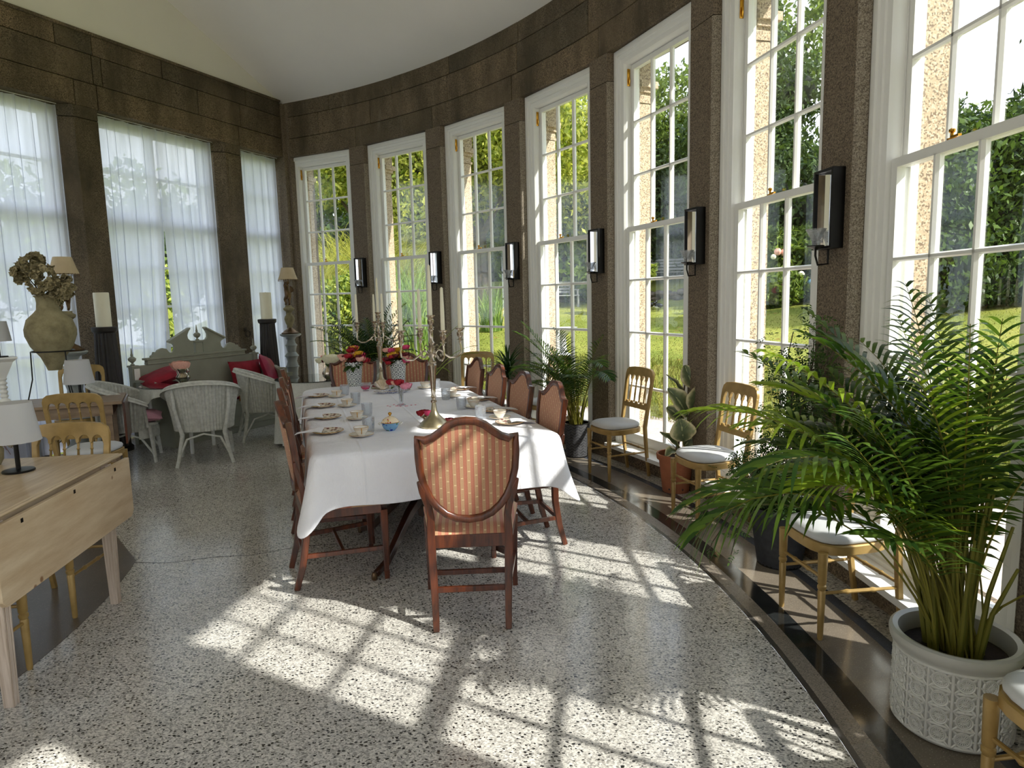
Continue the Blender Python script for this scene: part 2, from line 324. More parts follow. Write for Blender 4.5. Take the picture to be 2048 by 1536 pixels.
def shade():
    t = NT('white_shade'); d = t.n('ShaderNodeBsdfDiffuse'); d.inputs[0].default_value = srgb(226, 226, 226); tr = t.n('ShaderNodeBsdfTranslucent'); tr.inputs[0].default_value = srgb(226, 226, 226)
    m1 = t.n('ShaderNodeMixShader'); m1.inputs[0].default_value = .35; t.l(d.outputs[0], m1.inputs[1]); t.l(tr.outputs[0], m1.inputs[2]); t.l(m1.outputs[0], t.out.inputs[0]); MATS['white_shade'] = t.m
shade()
def urn():
    t = NT('amphora_clay'); co = t.coord(); c = t.ramp(t.noise(co, 7, 7, .65), [(.3, srgb(112, 102, 74)), (.55, srgb(152, 142, 108)), (.8, srgb(174, 164, 130))])
    t.bsdf(c, .9, 0, t.bump(t.noise(co, 40, 4), .3, .006)); MATS['amphora_clay'] = t.m
urn()
def floral(name, base, a, b, scale):
    t = NT(name); co = t.coord(); v = t.n('ShaderNodeTexVoronoi'); v.inputs['Scale'].default_value = scale; t.l(co, v.inputs['Vector'])
    s = t.n('ShaderNodeSeparateColor'); t.l(v.outputs['Color'], s.inputs[0])
    col = t.ramp(s.outputs[1], [(0, a), (.5, a), (.51, b), (1, b)]); f = t.ramp(s.outputs[0], [(.45, W_), (.46, K_)]); e = t.ramp(v.outputs['Distance'], [(.35, W_), (.5, K_)]); f = t.mix(1, f, e, 'MULTIPLY')
    t.bsdf(t.mix(f, base, col), .2, 0, None); MATS[name] = t.m
floral('floral_lid', srgb(240, 222, 190), srgb(176, 40, 60), srgb(210, 150, 40), 70)
floral('floral_bowl', srgb(120, 168, 206), srgb(40, 60, 160), srgb(70, 120, 90), 45)
floral('floral_plate', srgb(215, 200, 180), srgb(110, 40, 46), srgb(88, 76, 62), 38)
floral('blue_pattern', srgb(225, 228, 236), srgb(50, 66, 140), srgb(120, 130, 180), 60)

# ------------------------------------------------------------------ mesh helpers
class MB:
    def __init__(s): s.v = []; s.f = []; s.uv = {}
    def box(s, x0, y0, z0, x1, y1, z1):
        b = len(s.v); s.v += [(x0, y0, z0), (x1, y0, z0), (x1, y1, z0), (x0, y1, z0), (x0, y0, z1), (x1, y0, z1), (x1, y1, z1), (x0, y1, z1)]
        s.f += [tuple(b + i for i in q) for q in ((3, 2, 1, 0), (4, 5, 6, 7), (0, 1, 5, 4), (1, 2, 6, 5), (2, 3, 7, 6), (3, 0, 4, 7))]; return s
    def rings(s, rings, close=True, cap=True):
        b = len(s.v); n = len(rings[0])
        for r in rings: s.v += [tuple(p) for p in r]
        for i in range(len(rings) - 1):
            for j in range(n if close else n - 1):
                k = (j + 1) % n; s.f.append((b + i * n + j, b + i * n + k, b + (i + 1) * n + k, b + (i + 1) * n + j))
        if cap and close:
            s.f.append(tuple(b + j for j in reversed(range(n)))); s.f.append(tuple(b + (len(rings) - 1) * n + j for j in range(n)))
        return s
    def lathe(s, prof, cx=0, cy=0, seg=20, sx=1, sy=1, cap=True):
        return s.rings([[(cx + r * sx * math.cos(2 * PI * j / seg), cy + r * sy * math.sin(2 * PI * j / seg), z) for j in range(seg)] for r, z in prof], cap=cap)
    def tube(s, pts, rad, seg=8, cap=True, flat=1.0):
        P = [Vector(p) for p in pts]; R = rad if isinstance(rad, (list, tuple)) else [rad] * len(P); rs = []; ref = None
        for i, p in enumerate(P):
            d = (P[min(i + 1, len(P) - 1)] - P[max(i - 1, 0)]).normalized()
            if ref is None: ref = Vector((0, 0, 1)) if abs(d.z) < .9 else Vector((1, 0, 0))
            a = (ref - d * ref.dot(d)).normalized(); ref = a; c = d.cross(a)
            rs.append([tuple(p + (a * math.cos(2 * PI * j / seg) * flat + c * math.sin(2 * PI * j / seg)) * R[i]) for j in range(seg)])
        return s.rings(rs, cap=cap)
    def rail(s, pts, w, h, ax=Vector((0, 0, 1))):
        """rectangular bar following pts; w across, h along ax"""
        P = [Vector(p) for p in pts]; rs = []
        for i, p in enumerate(P):
            d = (P[min(i + 1, len(P) - 1)] - P[max(i - 1, 0)]).normalized(); a = (ax - d * ax.dot(d)).normalized(); c = d.cross(a)
            W = w[i] if isinstance(w, (list, tuple)) else w; H = h[i] if isinstance(h, (list, tuple)) else h
            rs.append([tuple(p + c * (sx * W / 2) + a * (sy * H / 2)) for sx, sy in ((-1, -1), (1, -1), (1, 1), (-1, 1))])
        return s.rings(rs)
    def prism(s, poly, fn, d0, d1):
        """poly in (a,b); fn(a,b,d)->xyz"""
        b = len(s.v); n = len(poly)
        s.v += [fn(p[0], p[1], d0) for p in poly] + [fn(p[0], p[1], d1) for p in poly]
        s.f.append(tuple(b + i for i in range(n))); s.f.append(tuple(b + n + i for i in reversed(range(n))))
        for i in range(n):
            k = (i + 1) % n; s.f.append((b + i, b + n + i, b + n + k, b + k))
        return s
    def ball(s, c, r, seg=10, rg=6, sc=(1, 1, 1)):
        rs = []
        for i in range(rg + 1):
            a = -PI / 2 + PI * i / rg; q = max(math.cos(a), .02)
            rs.append([(c[0] + r * sc[0] * q * math.cos(2 * PI * j / seg), c[1] + r * sc[1] * q * math.sin(2 * PI * j / seg), c[2] + r * sc[2] * math.sin(a)) for j in range(seg)])
        return s.rings(rs)
    def grid(s, fn, nu, nv):
        b = len(s.v)
        for i in range(nu + 1):
            for j in range(nv + 1): s.v.append(tuple(fn(i / nu, j / nv)))
        for i in range(nu):
            for j in range(nv):
                a = b + i * (nv + 1) + j; q = (a, a + 1, a + nv + 2, a + nv + 1); s.uv[len(s.f)] = [(i / nu, j / nv), (i / nu, (j + 1) / nv), ((i + 1) / nu, (j + 1) / nv), ((i + 1) / nu, j / nv)]; s.f.append(q)
        return s
    def add(s, o, mt=None):
        b = len(s.v); s.v += [tuple(mt @ Vector(p)) for p in o.v] if mt else o.v; s.f += [tuple(b + i for i in q) for q in o.f]; return s
def link(name, me, parent=None):
    o = bpy.data.objects.new(name, me); C.objects.link(o)
    if parent: o.parent = parent
    return o
def mesh(name, mb, mat, ang=35, uvs=False, fix=True):
    me = bpy.data.meshes.new(name); me.from_pydata(mb.v, [], mb.f); 
    if uvs and mb.uv:
        u = me.uv_layers.new(name='uv')
        for fi, q in mb.uv.items():
            ls = me.polygons[fi].loop_start
            for k in range(4): u.data[ls + k].uv = q[k]
    me.materials.append(M(mat) if isinstance(mat, str) else mat)
    if fix and not uvs:
        import bmesh
        bm = bmesh.new(); bm.from_mesh(me); bmesh.ops.recalc_face_normals(bm, faces=bm.faces); bm.to_mesh(me); bm.free()
    me.polygons.foreach_set('use_smooth', [True] * len(me.polygons))
    me.set_sharp_from_angle(angle=math.radians(ang)); me.update(); return me
def part(name, mb, mat, parent=None, ang=35, bevel=0, uvs=False, fix=True, label=None):
    o = link(name, mesh(name, mb, mat, ang, uvs, fix), parent)
    if bevel:
        b = o.modifiers.new('bevel', 'BEVEL'); b.width = bevel; b.segments = 2; b.limit_method = 'ANGLE'; b.angle_limit = math.radians(40)
    if label: o['label'] = label
    return o
def tag(o, label=None, cat=None, group=None, kind=None):
    if label: o['label'] = label
    if cat: o['category'] = cat
    if group: o['group'] = group
    if kind: o['kind'] = kind
    return o
def thing(name, label, cat, loc=(0, 0, 0), rotz=0, group=None):
    o = bpy.data.objects.new(name, None); C.objects.link(o); o.location = loc; o.rotation_euler = (0, 0, rotz); o.empty_display_size = .1
    return tag(o, label, cat, group)
def dup(root, loc, rotz, label=None, group=None, name=None):
    def rec(o, par):
        c = o.copy(); C.objects.link(c); c.parent = par
        for ch in list(o.children): rec(ch, c)
        return c
    r = rec(root, None); r.location = loc; r.rotation_euler = (0, 0, rotz)
    if label: r['label'] = label
    if group: r['group'] = group
    return r

# ------------------------------------------------------------------ plan of the room
CX, CY, R = -6.7851, 2.6447, 8.647
D, TH0 = .1768, 1.3468
def pol(a, r): return (CX + r * math.cos(a), CY + r * math.sin(a))
def kang(k): return TH0 + .0157 - D * k                    # centre angle of pier k
WD = math.radians(65.42)                                   # left wall direction
P0 = Vector((-3.43, 10.545, 0)); SD = Vector((-math.cos(WD), -math.sin(WD), 0)); ND = Vector((math.sin(WD), -math.cos(WD), 0))
LROT = math.atan2(SD.y, SD.x)
def lw(s, off, z=0): q = P0 + SD * s + ND * off; return Vector((q.x, q.y, z))
A_COR = math.atan2(P0.y - CY, P0.x - CX)                   # angle of the corner
ZTOP = 4.65; ZHEAD = 3.857

# floor
def ring_mb(r0, r1, a0, a1, z, n=90, th=0):
    mb = MB()
    for i in range(n + 1):
        a = a0 + (a1 - a0) * i / n; mb.v += [(*pol(a, r0), z), (*pol(a, r1), z)]
    for i in range(n): mb.f.append((2 * i, 2 * i + 2, 2 * i + 3, 2 * i + 1))
    return mb
AE = A_COR - PI
mb = MB(); n = 120
mb.v.append((CX, CY, 0))
for i in range(n + 1): mb.v.append((*pol(AE - .05 + (A_COR + .1 - AE) * i / n, 7.948), 0))
for i in range(n): mb.f.append((0, i + 1, i + 2))
fl = tag(part('floor', mb, 'terrazzo_main', ang=80), 'polished speckled white and black terrazzo floor', kind='structure')
for nm, r0, r1, mt in (('thin_dark_border', 7.948, 7.975, 'dark_strip'), ('speckled_border', 7.975, 8.055, 'terrazzo_band_fine'), ('black_border', 8.055, 8.161, 'black_marble'),
                       ('brown_border', 8.161, 8.436, 'brown_stone'), ('dark_border', 8.436, 8.50, 'blue_strip'), ('white_border', 8.50, 8.70, 'terrazzo_white')):
    part(nm, ring_mb(r0, r1, AE - .05, A_COR + .05, 0, 160), mt, fl, ang=80)
mb = MB(); pts = [pol(a, 4.58) for a in np.linspace(AE, .317, 60)] + [(-2.93, 4.65), (-5.2, 7.3), (CX, CY)]
mb.prism(pts, lambda a, b, d: (a, b, d), .0005, .0025); part('brown_stone_floor', mb, 'brown_floor', fl, ang=80)
cr = MB(); cp = [(-2.44, 4.04), (-2.2, 4.02), (-1.95, 4.10), (-1.7, 4.12), (-1.45, 4.25), (-1.2, 4.28)]
cr.rail([(x, y, .0012) for x, y in cp], .004, .001); part('crack', cr, 'black_lacquer', fl)

# right wall: curved beam of granite blocks on piers
wr = bpy.data.objects.new('wall_right', None); C.objects.link(wr); tag(wr, 'curved granite colonnade of piers carrying block courses', kind='structure')
def arc_block(a0, a1, r0, r1, z0, z1, seg=4):
    mb = MB(); rs = []
    for i in range(seg + 1):
        a = a0 + (a1 - a0) * i / seg; rs.append([(*pol(a, r0), z0), (*pol(a, r1), z0), (*pol(a, r1), z1), (*pol(a, r0), z1)])
    return mb.rings(rs)
KN = 18
part('beam_core', arc_block(A_COR + .03, AE, R + .035, R + .55, 3.862, 5.4, 90), 'stone_beam', wr)
rnd = random.Random(3)
for ci, (z0, z1) in enumerate(((3.857, 4.125), (4.131, 4.442), (4.448, 4.655))):
    a = A_COR + .01 - ci * .05 if ci != 1 else A_COR
    a = A_COR
    first = True
    while a > AE + .02:
        L = rnd.uniform(.95, 1.55) / R
        if first: L *= (.75, .45, .6)[ci]; first = False
        if ci == 0:
            # the lintels meet over the piers
            k = math.ceil((TH0 + .0157 - a) / D + 1e-6); L = a - kang(k)
            if L < .05: L += D
        b = max(a - L, AE)
        bl = arc_block(a - .0004, b + .0004, R + rnd.uniform(0, .006), R + .12, z0, z1 if ci < 2 else 4.66)
        part('stone_block', bl, 'stone_beam', wr, bevel=.006); a = b
# piers, each a stack of stones
def pier_mb(z0, z1, w=.14, ch=.165):
    poly = [(-w, 0), (w, 0), (w + .012, .012), (ch, .055), (ch, .255), (-ch, .255), (-ch, .055), (-w - .012, .012)]
    return MB().prism(poly, lambda a, b, d: (a, b, d), z0, z1)
granite('stone_lit_tone', srgb(138, 127, 110), srgb(104, 94, 80), srgb(164, 154, 136), 190, .0)  # paler granite: skylight on the pier edges, painted into the colour
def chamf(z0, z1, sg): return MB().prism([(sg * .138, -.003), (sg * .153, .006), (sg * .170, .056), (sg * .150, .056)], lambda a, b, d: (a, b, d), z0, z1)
msc = [mesh('lit_tone_edge', chamf(.136, 3.60, sg), 'stone_lit_tone') for sg in (-1, 1)]  # strips laid over the chamfers to carry the painted light
ms1 = mesh('pier_shaft', pier_mb(.13, 3.60), 'stone_inside'); ms2 = mesh('pier_head', pier_mb(3.606, 3.857, .143, .168), 'stone_inside')
def outer_mb():
    mb = MB(); wq = .285; q = [(-wq, .262), (wq, .262), (wq + .006, .40), (-wq - .006, .40)]
    mb.prism(q, lambda a, b, d: (a, b, d), -.12, 3.40)
    for e, z0, z1 in ((.012, 3.405, 3.43), (.0, 3.43, 3.50), (.02, 3.50, 3.54), (.045, 3.54, 3.60), (.015, 3.60, 3.93)):
        mb.prism([(-wq - e, .262), (wq + e, .262), (wq + e, .41 + e), (-wq - e, .41 + e)], lambda a, b, d: (a, b, d), z0, z1)
    return mb
ms3 = mesh('outer_pier', outer_mb(), 'stone_outside')
for k in range(0, KN):
    a = kang(k)
    if k == 0: continue
    if a < AE + .1: break
    for nm, me in (('pier_shaft', ms1), ('pier_head', ms2), ('outer_pier', ms3), ('lit_tone_edge', msc[0]), ('lit_tone_edge', msc[1])):
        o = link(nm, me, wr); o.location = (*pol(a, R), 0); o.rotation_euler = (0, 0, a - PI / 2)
part('outer_beam', arc_block(A_COR + .15, AE, R + .22, R + .42, 3.93, 4.9, 90), 'stone_outside', wr)
# corner pier
mb = MB(); 
ca = kang(1) + D - .033
mb.prism([tuple(lw(-.02, -.3).xy), tuple(lw(0.0, .02).xy), pol(A_COR - .004, R), pol(A_COR - .009, R), pol(A_COR - .012, R + .06), pol(A_COR - .012, R + .5)], lambda a, b, d: (a, b, d), 0, 4.64)
part('corner_pier', mb, 'stone_inside', wr)
cb = tag(part('trim_1', arc_block(A_COR, AE, R - .003, R + .42, 0, .135, 140), 'stone_curb'), 'low dark granite curb under the curved windows', kind='structure')

# windows in the curved wall
def seg_box(x0, y0, z0, x1, y1, z1): return MB().box(x0, y0, z0, x1, y1, z1)
HW = .602; SI = .462
def casing_mb():
    mb = MB(); prof = [(0, .06), (.0, .045), (.02, .038), (.05, .040), (.055, .052), (.085, .056), (.09, .066), (.125, .072), (.132, .085), (.14, .10)]
    # (inset from the outer edge, depth) mitred around the opening
    def ring(i, y): x = HW - i; z = ZHEAD - .004 - i; return [(-x, y, .17), (-x, y, z), (x, y, z), (x, y, .17)]
    rs = [ring(i, y) for i, y in prof] + [ring(.14, .16), ring(0, .16)]
    b = 0; n = 4
    for r in rs: mb.v += r
    for i in range(len(rs)):
        j = (i + 1) % len(rs)
        for k in range(3): mb.f.append((i * 4 + k, i * 4 + k + 1, j * 4 + k + 1, j * 4 + k))
    return mb
def liner_mb():
    mb = MB(); zt = ZHEAD - .144
    for s in (-1, 1):
        x0, x1 = sorted((s * (SI + .002), s * (SI + .05)))
        mb.box(x0, .162, .17, x1, .20, zt)
        xa, xb = sorted((s * (SI - .010), s * (SI + .003))); mb.box(xa, .1855, .198, xb, .196, zt)
        xa, xb = sorted((s * (SI - .008), s * (SI + .003))); mb.box(xa, .136, 2.26, xb, .1405, zt)
    mb.box(-SI - .002, .162, zt + .004, SI + .002, .20, zt + .03)
    return mb
def outer_frame_mb():
    mb = MB()
    for s in (-1, 1):
        x0, x1 = sorted((s * (SI + .002), s * (SI + .05))); mb.box(x0, .2, .14, x1, .235, ZHEAD - .1)
    mb.box(-SI, .2, ZHEAD - .165, SI, .235, ZHEAD - .09); return mb
def sash_mb(z0, z1, y, bot, top, st=.045, d=.042):
    mb = MB(); x = SI - .003
    mb.box(-x, y, z0, -x + st, y + d, z1); mb.box(x - st, y, z0, x, y + d, z1)
    mb.box(-x + st, y, z0, x - st, y + d, z0 + bot); mb.box(-x + st, y, z1 - top, x - st, y + d, z1); return mb
LZ = (.755, 1.265, 1.756); UZ = (2.72, 3.20); GX = (-.139, .139)
YL, YU = .092, .142
def mun_v(z0, z1, y): return MB().prism([(-.014, y + .016), (-.007, y), (.007, y), (.014, y + .016), (.007, y + .042), (-.007, y + .042)], lambda a, b, d: (a, b, d), z0, z1)
def mun_h(y): return MB().prism([(-.014, y + .016), (-.007, y), (.007, y), (.014, y + .016), (.007, y + .042), (-.007, y + .042)], lambda a, b, d: (d, b, a), -.417, .417)
me_mvl = mesh('muntin', mun_v(.29, 2.21, YL), 'white_paint'); me_mvu = mesh('muntin', mun_v(2.25, 3.665, YU), 'white_paint')
me_mhl = mesh('muntin', mun_h(YL), 'white_paint'); me_mhu = mesh('muntin', mun_h(YU), 'white_paint')
me_cas = mesh('casing', casing_mb(), 'white_paint'); me_lin = mesh('box_frame', liner_mb(), 'white_paint'); me_out = mesh('outer_frame', outer_frame_mb(), 'white_paint')
me_ls = mesh('lower_sash', sash_mb(.195, 2.25, YL, .095, .045), 'white_paint'); me_us = mesh('upper_sash', sash_mb(2.212, 3.71, YU, .04, .045), 'white_paint')
def pane_me(x0, x1, z0, z1, y): return mesh('pane', seg_box(x0, y, z0, x1, y + .003, z1), 'window_glass')
XS = [(-.417, -.139), (-.139, .139), (.139, .417)]
panesL = [pane_me(x0, x1, z0, z1, YL + .02) for (x0, x1) in XS for (z0, z1) in zip((.29,) + LZ, LZ + (2.205,))]
panesU = [pane_me(x0, x1, z0, z1, YU + .02) for (x0, x1) in XS for (z0, z1) in zip((2.252,) + UZ, UZ + (3.665,))]
mb = MB().box(-.6, -.085, .137, .6, .07, .172); mb.box(-.6, .07, .137, .6, .10, .197); me_sill = mesh('sill_board', mb, 'white_paint')
mb = MB().box(-SI, .10, .136, SI, .235, .193); me_os = mesh('outer_sill', mb, 'white_paint')
mb = MB().box(-.014, -.003, -.075, .014, .003, .075); mb.tube([(0, -.006, -.06), (0, -.014, -.03), (0, -.006, .0)], .006, 6); me_pul = mesh('brass_pulley', mb, 'brass')
mb = MB().lathe([(.02, 0), (.02, .008), (.008, .012), (.007, .03), (.014, .036), (.014, .046), (.004, .052)], 0, 0, 10); mb.box(.0, -.008, .008, .05, .008, .018); me_lock = mesh('brass_catch', mb, 'brass')
for k in range(1, 10):
    a = kang(k + .5 - .0); n_ = k
    ch = R * math.cos(D / 2) + .03
    wn = bpy.data.objects.new('window_%d' % k, None); C.objects.link(wn); wn['kind'] = 'structure'
    wn['label'] = 'tall white sash window with small panes, number %d from the corner' % k
    wn.location = (CX + ch * math.cos(a), CY + ch * math.sin(a), 0); wn.rotation_euler = (0, 0, a - PI / 2)
    for nm, me in (('casing', me_cas), ('box_frame', me_lin), ('outer_frame', me_out), ('sill_board', me_sill), ('outer_sill', me_os)): link(nm, me, wn)
    ls = link('lower_sash', me_ls, wn); us = link('upper_sash', me_us, wn)
    for x in GX:
        o = link('muntin', me_mvl, ls); o.location.x = x; o = link('muntin', me_mvu, us); o.location.x = x
    for z in LZ: o = link('muntin', me_mhl, ls); o.location.z = z
    for z in UZ: o = link('muntin', me_mhu, us); o.location.z = z
    for p_ in panesL: link('pane', p_, ls)
    for p_ in panesU: link('pane', p_, us)
    for s in (-1, 1):
        o = link('brass_pulley', me_pul, wn); o.location = (s * (SI - .004), .115, 3.60); o.rotation_euler = (0, 0, -s * PI / 2)
    o = link('brass_catch', me_lock, wn); o.location = (-.06, YL + .02, 2.25)

# left wall: straight, three curtained windows, granite piers, plaster above
wl = bpy.data.objects.new('wall_left', None); C.objects.link(wl); wl.location = P0; wl.rotation_euler = (0, 0, LROT)
tag(wl, 'straight granite block wall with curtained openings and plaster above', kind='structure')
# local: x = s, y = into the room
LE = 17.2
part('block_core', MB().box(-.3, -.55, 3.862, LE, -.035, 4.66), 'stone_beam', wl)
part('plaster', MB().box(-.3, -.55, 4.662, LE, -.02, 8.4), 'cream_plaster', wl)
joints = {0: [0, .85, 2.90, 3.16, 4.5, 5.8, 7.2, 9], 1: [0, .80, 1.51, 2.82, 2.93, 4.3, 5.6, 7.0, 9], 2: [0, .68, 2.02, 2.91, 3.32, 4.6, 5.9, 7.4, 9]}
for ci, (z0, z1) in enumerate(((3.857, 4.125), (4.131, 4.442), (4.448, 4.66))):
    J = joints[ci]
    for a, b in zip(J[:-1], J[1:]):
        part('stone_block', MB().box(a + .004, -.16, z0, b - .004, rnd.uniform(-.006, 0), z1), 'stone_beam', wl, bevel=.006)
part('cornice', MB().box(0, -.03, 4.655, 9, .018, 4.69), 'stone_beam', wl, bevel=.006)
for x0, x1 in ((.845, 1.12), (2.925, 3.20), (5.02, 5.3)):
    part('pier_shaft', MB().prism([(x0, 0), (x1, 0), (x1 + .10, -.12), (x1 + .10, -.5), (x0 - .02, -.5), (x0 - .02, -.05)], lambda a, b, d: (a, b, d), 0, 3.72), 'stone_beam', wl, bevel=.006)
    part('pier_head', MB().prism([(x0, 0), (x1, 0), (x1 + .10, -.12), (x1 + .10, -.5), (x0 - .02, -.5), (x0 - .02, -.05)], lambda a, b, d: (a, b, d), 3.726, 3.857), 'stone_beam', wl, bevel=.006)
part('plain_wall', MB().box(5.3, -.5, 0, LE, -.02, 3.86), 'cream_plaster', wl)
part('low_wall', MB().box(-.2, -.5, 0, 5.3, -.24, .35), 'stone_curb', wl)
def lwin(k, x0, x1, double):
    wn = bpy.data.objects.new('window_%d' % k, None); C.objects.link(wn); wn['kind'] = 'structure'; wn.location = P0; wn.rotation_euler = (0, 0, LROT)
    wn['label'] = 'white framed window behind sheer curtains in the left wall, number %d' % (k - 9)
    y0, y1 = -.34, -.28; mb = MB(); f = .07
    mb.box(x0, y0, .35, x0 + f, y1, 3.857); mb.box(x1 - f, y0, .35, x1, y1, 3.857); mb.box(x0 + f, y0, 3.75, x1 - f, y1, 3.857); mb.box(x0 + f, y0, .35, x1 - f, y1, .47); mb.box(x0 + f, y0, 2.60, x1 - f, y1, 2.72)
    part('frame', mb, 'white_paint', wn)
    cs = [x0 + f] + ([(x0 + x1) / 2] if double else []) + [x1 - f]
    if double: part('mullion', MB().box(cs[1] - .05, y0, .47, cs[1] + .05, y1, 3.75), 'white_paint', wn)
    for a, b in zip(cs[:-1], cs[1:]):
        zz = (.47, 1.10, 1.62, 2.12, 2.60); z2 = (2.72, 3.25, 3.75)
        for z in (1.10, 1.62, 2.12, 3.25): part('muntin', MB().box(a, y0 + .01, z - .015, b, y1 - .01, z + .015), 'white_paint', wn)
        for q in list(zip(zz[:-1], zz[1:])) + list(zip(z2[:-1], z2[1:])): part('pane', MB().box(a, y0 + .03, q[0], b, y0 + .033, q[1]), 'window_glass', wn)
lwin(10, 0.0, .845, False); lwin(11, 1.22, 2.925, True); lwin(12, 3.30, 5.02, True)
# curtains
def curtain(x0, x1, label, topz=3.842, b0=None, b1=None, zb=.02, seed=0, late=0, sides=1):
    rn = random.Random(seed); W = x1 - x0; N = int(W * 250); cr_ = []; c = .04
    while c < W - .03: cr_.append((c / W, rn.uniform(.010, .020), rn.uniform(-.03, .03))); c += rn.uniform(.09, .19)
    b0 = x0 if b0 is None else b0; b1 = x1 if b1 is None else b1
    def f(u, v):
        z = topz + (zb - topz) * v; k = v if not late else max(0, v - late) / (1 - late); xa = x0 + (b0 - x0) * k; xb = x1 + (b1 - x1) * k
        x = xa + (xb - xa) * u; y = -.150 + (.004 + .012 * v) * math.sin(u * W * 46 + 1.5 * math.sin(u * 9 + seed))
        for c, w_, dr in cr_:
            cc = c + dr * v * .4; q = (u - cc) * W / w_
            if abs(q) < 1: x += -w_ * (.5 + .25 * v) * math.sin(PI * q) * (1 - abs(q) ** 3); y += .020 * math.cos(PI * q / 2)
        return (min(max(x, min(xa, xb)), max(xa, xb)), y, z - (.010 * abs(math.sin(u * W * 14)) if v == 0 else 0))
    o = part('curtain', MB().grid(f, N, 12), 'sheer_voile', ang=180); o.location = P0; o.rotation_euler = (0, 0, LROT)
    tag(o, label, 'curtain', 'sheer white curtains on the left wall'); return o
curtain(3.27, 5.0, 'wide sheer white curtain at the leftmost window', seed=2)
curtain(2.06, 2.915, 'left sheer curtain panel of the window behind the settee', b0=2.26, seed=5, late=.30)
curtain(1.235, 2.068, 'right sheer curtain panel of the window behind the settee', b1=2.03, seed=9, late=.30)
curtain(.02, .835, 'narrow sheer curtain nearest the room corner', seed=12, b0=-.02)
def rod(x0, x1, lab):
    o = part('curtain_rod', MB().tube([(x0, -.125, 3.848), ((x0 + x1) / 2, -.125, 3.844), (x1, -.125, 3.848)], .004, 6), 'white_paint'); o.location = P0; o.rotation_euler = (0, 0, LROT)
    tag(o, lab, 'curtain wire', 'curtain wires')
rod(.0, .845, 'thin curtain wire above the corner curtain'); rod(1.22, 2.925, 'thin curtain wire above the settee window'); rod(3.3, 5.02, 'thin curtain wire above the leftmost window')

# ceiling: sloping up from the curved wall
def ceil_fn(u, v):
    a = A_COR + .06 + (AE - A_COR - .12) * u
    inn = 8.8 * v - .15; r = R - inn; z = 4.66 + .40 * min(inn, 4.2) + .03 * max(0, min(inn, .3)) 
    return (*pol(a, max(r, .01)), z)
ce = tag(part('ceiling', MB().grid(ceil_fn, 90, 40), 'ceiling_plaster', ang=180), 'white plaster ceiling sloping up from the curved wall', kind='structure')

# ------------------------------------------------------------------ outdoors
def gz(x, y):
    r = math.hypot(x - CX, y - CY); d = r - R
    P = Vector((x, y, 0)) - P0; dl = -P.dot(ND)
    if dl > 0 and P.dot(SD) > -3: 
        lo = -.12 + min(dl, 12) * .05
        if P.dot(SD) > 0: return lo
        q = -P.dot(SD) / 3; return lo * (1 - q) + q * gz_arc(d)
    return gz_arc(d)
def gz_arc(d):
    if d < 2.1: return -.12
    if d < 4.5: return -.12 + .5 * (d - 2.1) / 2.4
    if d < 15: return .38 + 1.05 * ((d - 4.5) / 10.5) ** .9
    if d < 17: return 1.43 + .9 * (d - 15) / 2
    return 2.33 + .03 * (d - 17)
def ring_out(d0, d1, nr, na, fn=gz, zoff=0, a0=-1.1, a1=2.1):
    mb = MB()
    for i in range(nr + 1):
        r = R + d0 + (d1 - d0) * (i / nr) ** 1.6
        for j in range(na + 1):
            a = a0 + (a1 - a0) * j / na; x, y = pol(a, r); mb.v.append((x, y, fn(x, y) + zoff))
    for i in range(nr):
        for j in range(na): q = i * (na + 1) + j; mb.f.append((q, q + na + 1, q + na + 2, q + 1))
    return mb
gp = tag(part('path', ring_out(.38, 2.3, 4, 70, a0=-1.6, a1=1.6), 'gravel', ang=180), 'pale gravel path round the building', kind='structure')
la = tag(part('ground', ring_out(2.1, 60, 46, 140, a0=-1.5, a1=1.75), 'lawn', ang=180), 'sloping lawn beyond the path', kind='structure')
mb = MB().grid(lambda u, v: (*(lw(-6 + 26 * u, -.5 - 30 * v).xy), -.12 + min(30 * v, 12) * .05), 10, 20)
tag(part('ground', mb, 'lawn', ang=180), 'lawn behind the curtained wall', kind='structure')

def leaf_cloud(blobs, n, size, seed, shape=1.0, droop=.2, hollow=.55):
    rg = np.random.default_rng(seed); B = np.array([b[:6] if len(b) >= 6 else (b[0], b[1], b[2], b[3], b[3], b[3]) for b in blobs], float)
    wt = (B[:, 3] * B[:, 4]) ** 1.0; wt = wt / wt.sum(); idx = rg.choice(len(B), n, p=wt)
    d = rg.normal(size=(n, 3)); d /= np.linalg.norm(d, axis=1)[:, None]
    # clump leaves into sprays so that the crown has lumps and gaps
    nc = max(8, n // 60); cd = rg.normal(size=(nc, 3)); cd /= np.linalg.norm(cd, axis=1)[:, None]
    ci = rg.integers(0, nc, n); d = cd[ci] * .9 + d * .30; d /= np.linalg.norm(d, axis=1)[:, None]
    rad = (hollow + (1.06 - hollow) * rg.random(n) ** .6)[:, None]; crad = (.82 + .3 * rg.random(nc))[ci][:, None]
    ctr = B[idx, :3] + d * B[idx, 3:6] * rad * crad
    u = rg.normal(size=(n, 3)); u[:, 2] -= droop * 2; u /= np.linalg.norm(u, axis=1)[:, None]
    v = np.cross(u, rg.normal(size=(n, 3)) * .6 + d * .8); v /= np.linalg.norm(v, axis=1)[:, None] + 1e-9
    s = (size * (.6 + .8 * rg.random(n)))[:, None]
    P = np.stack([ctr - u * s, ctr + v * s * .42 * shape - u * s * .1, ctr + u * s, ctr - v * s * .42 * shape - u * s * .1], 1).reshape(-1, 3)
    return P
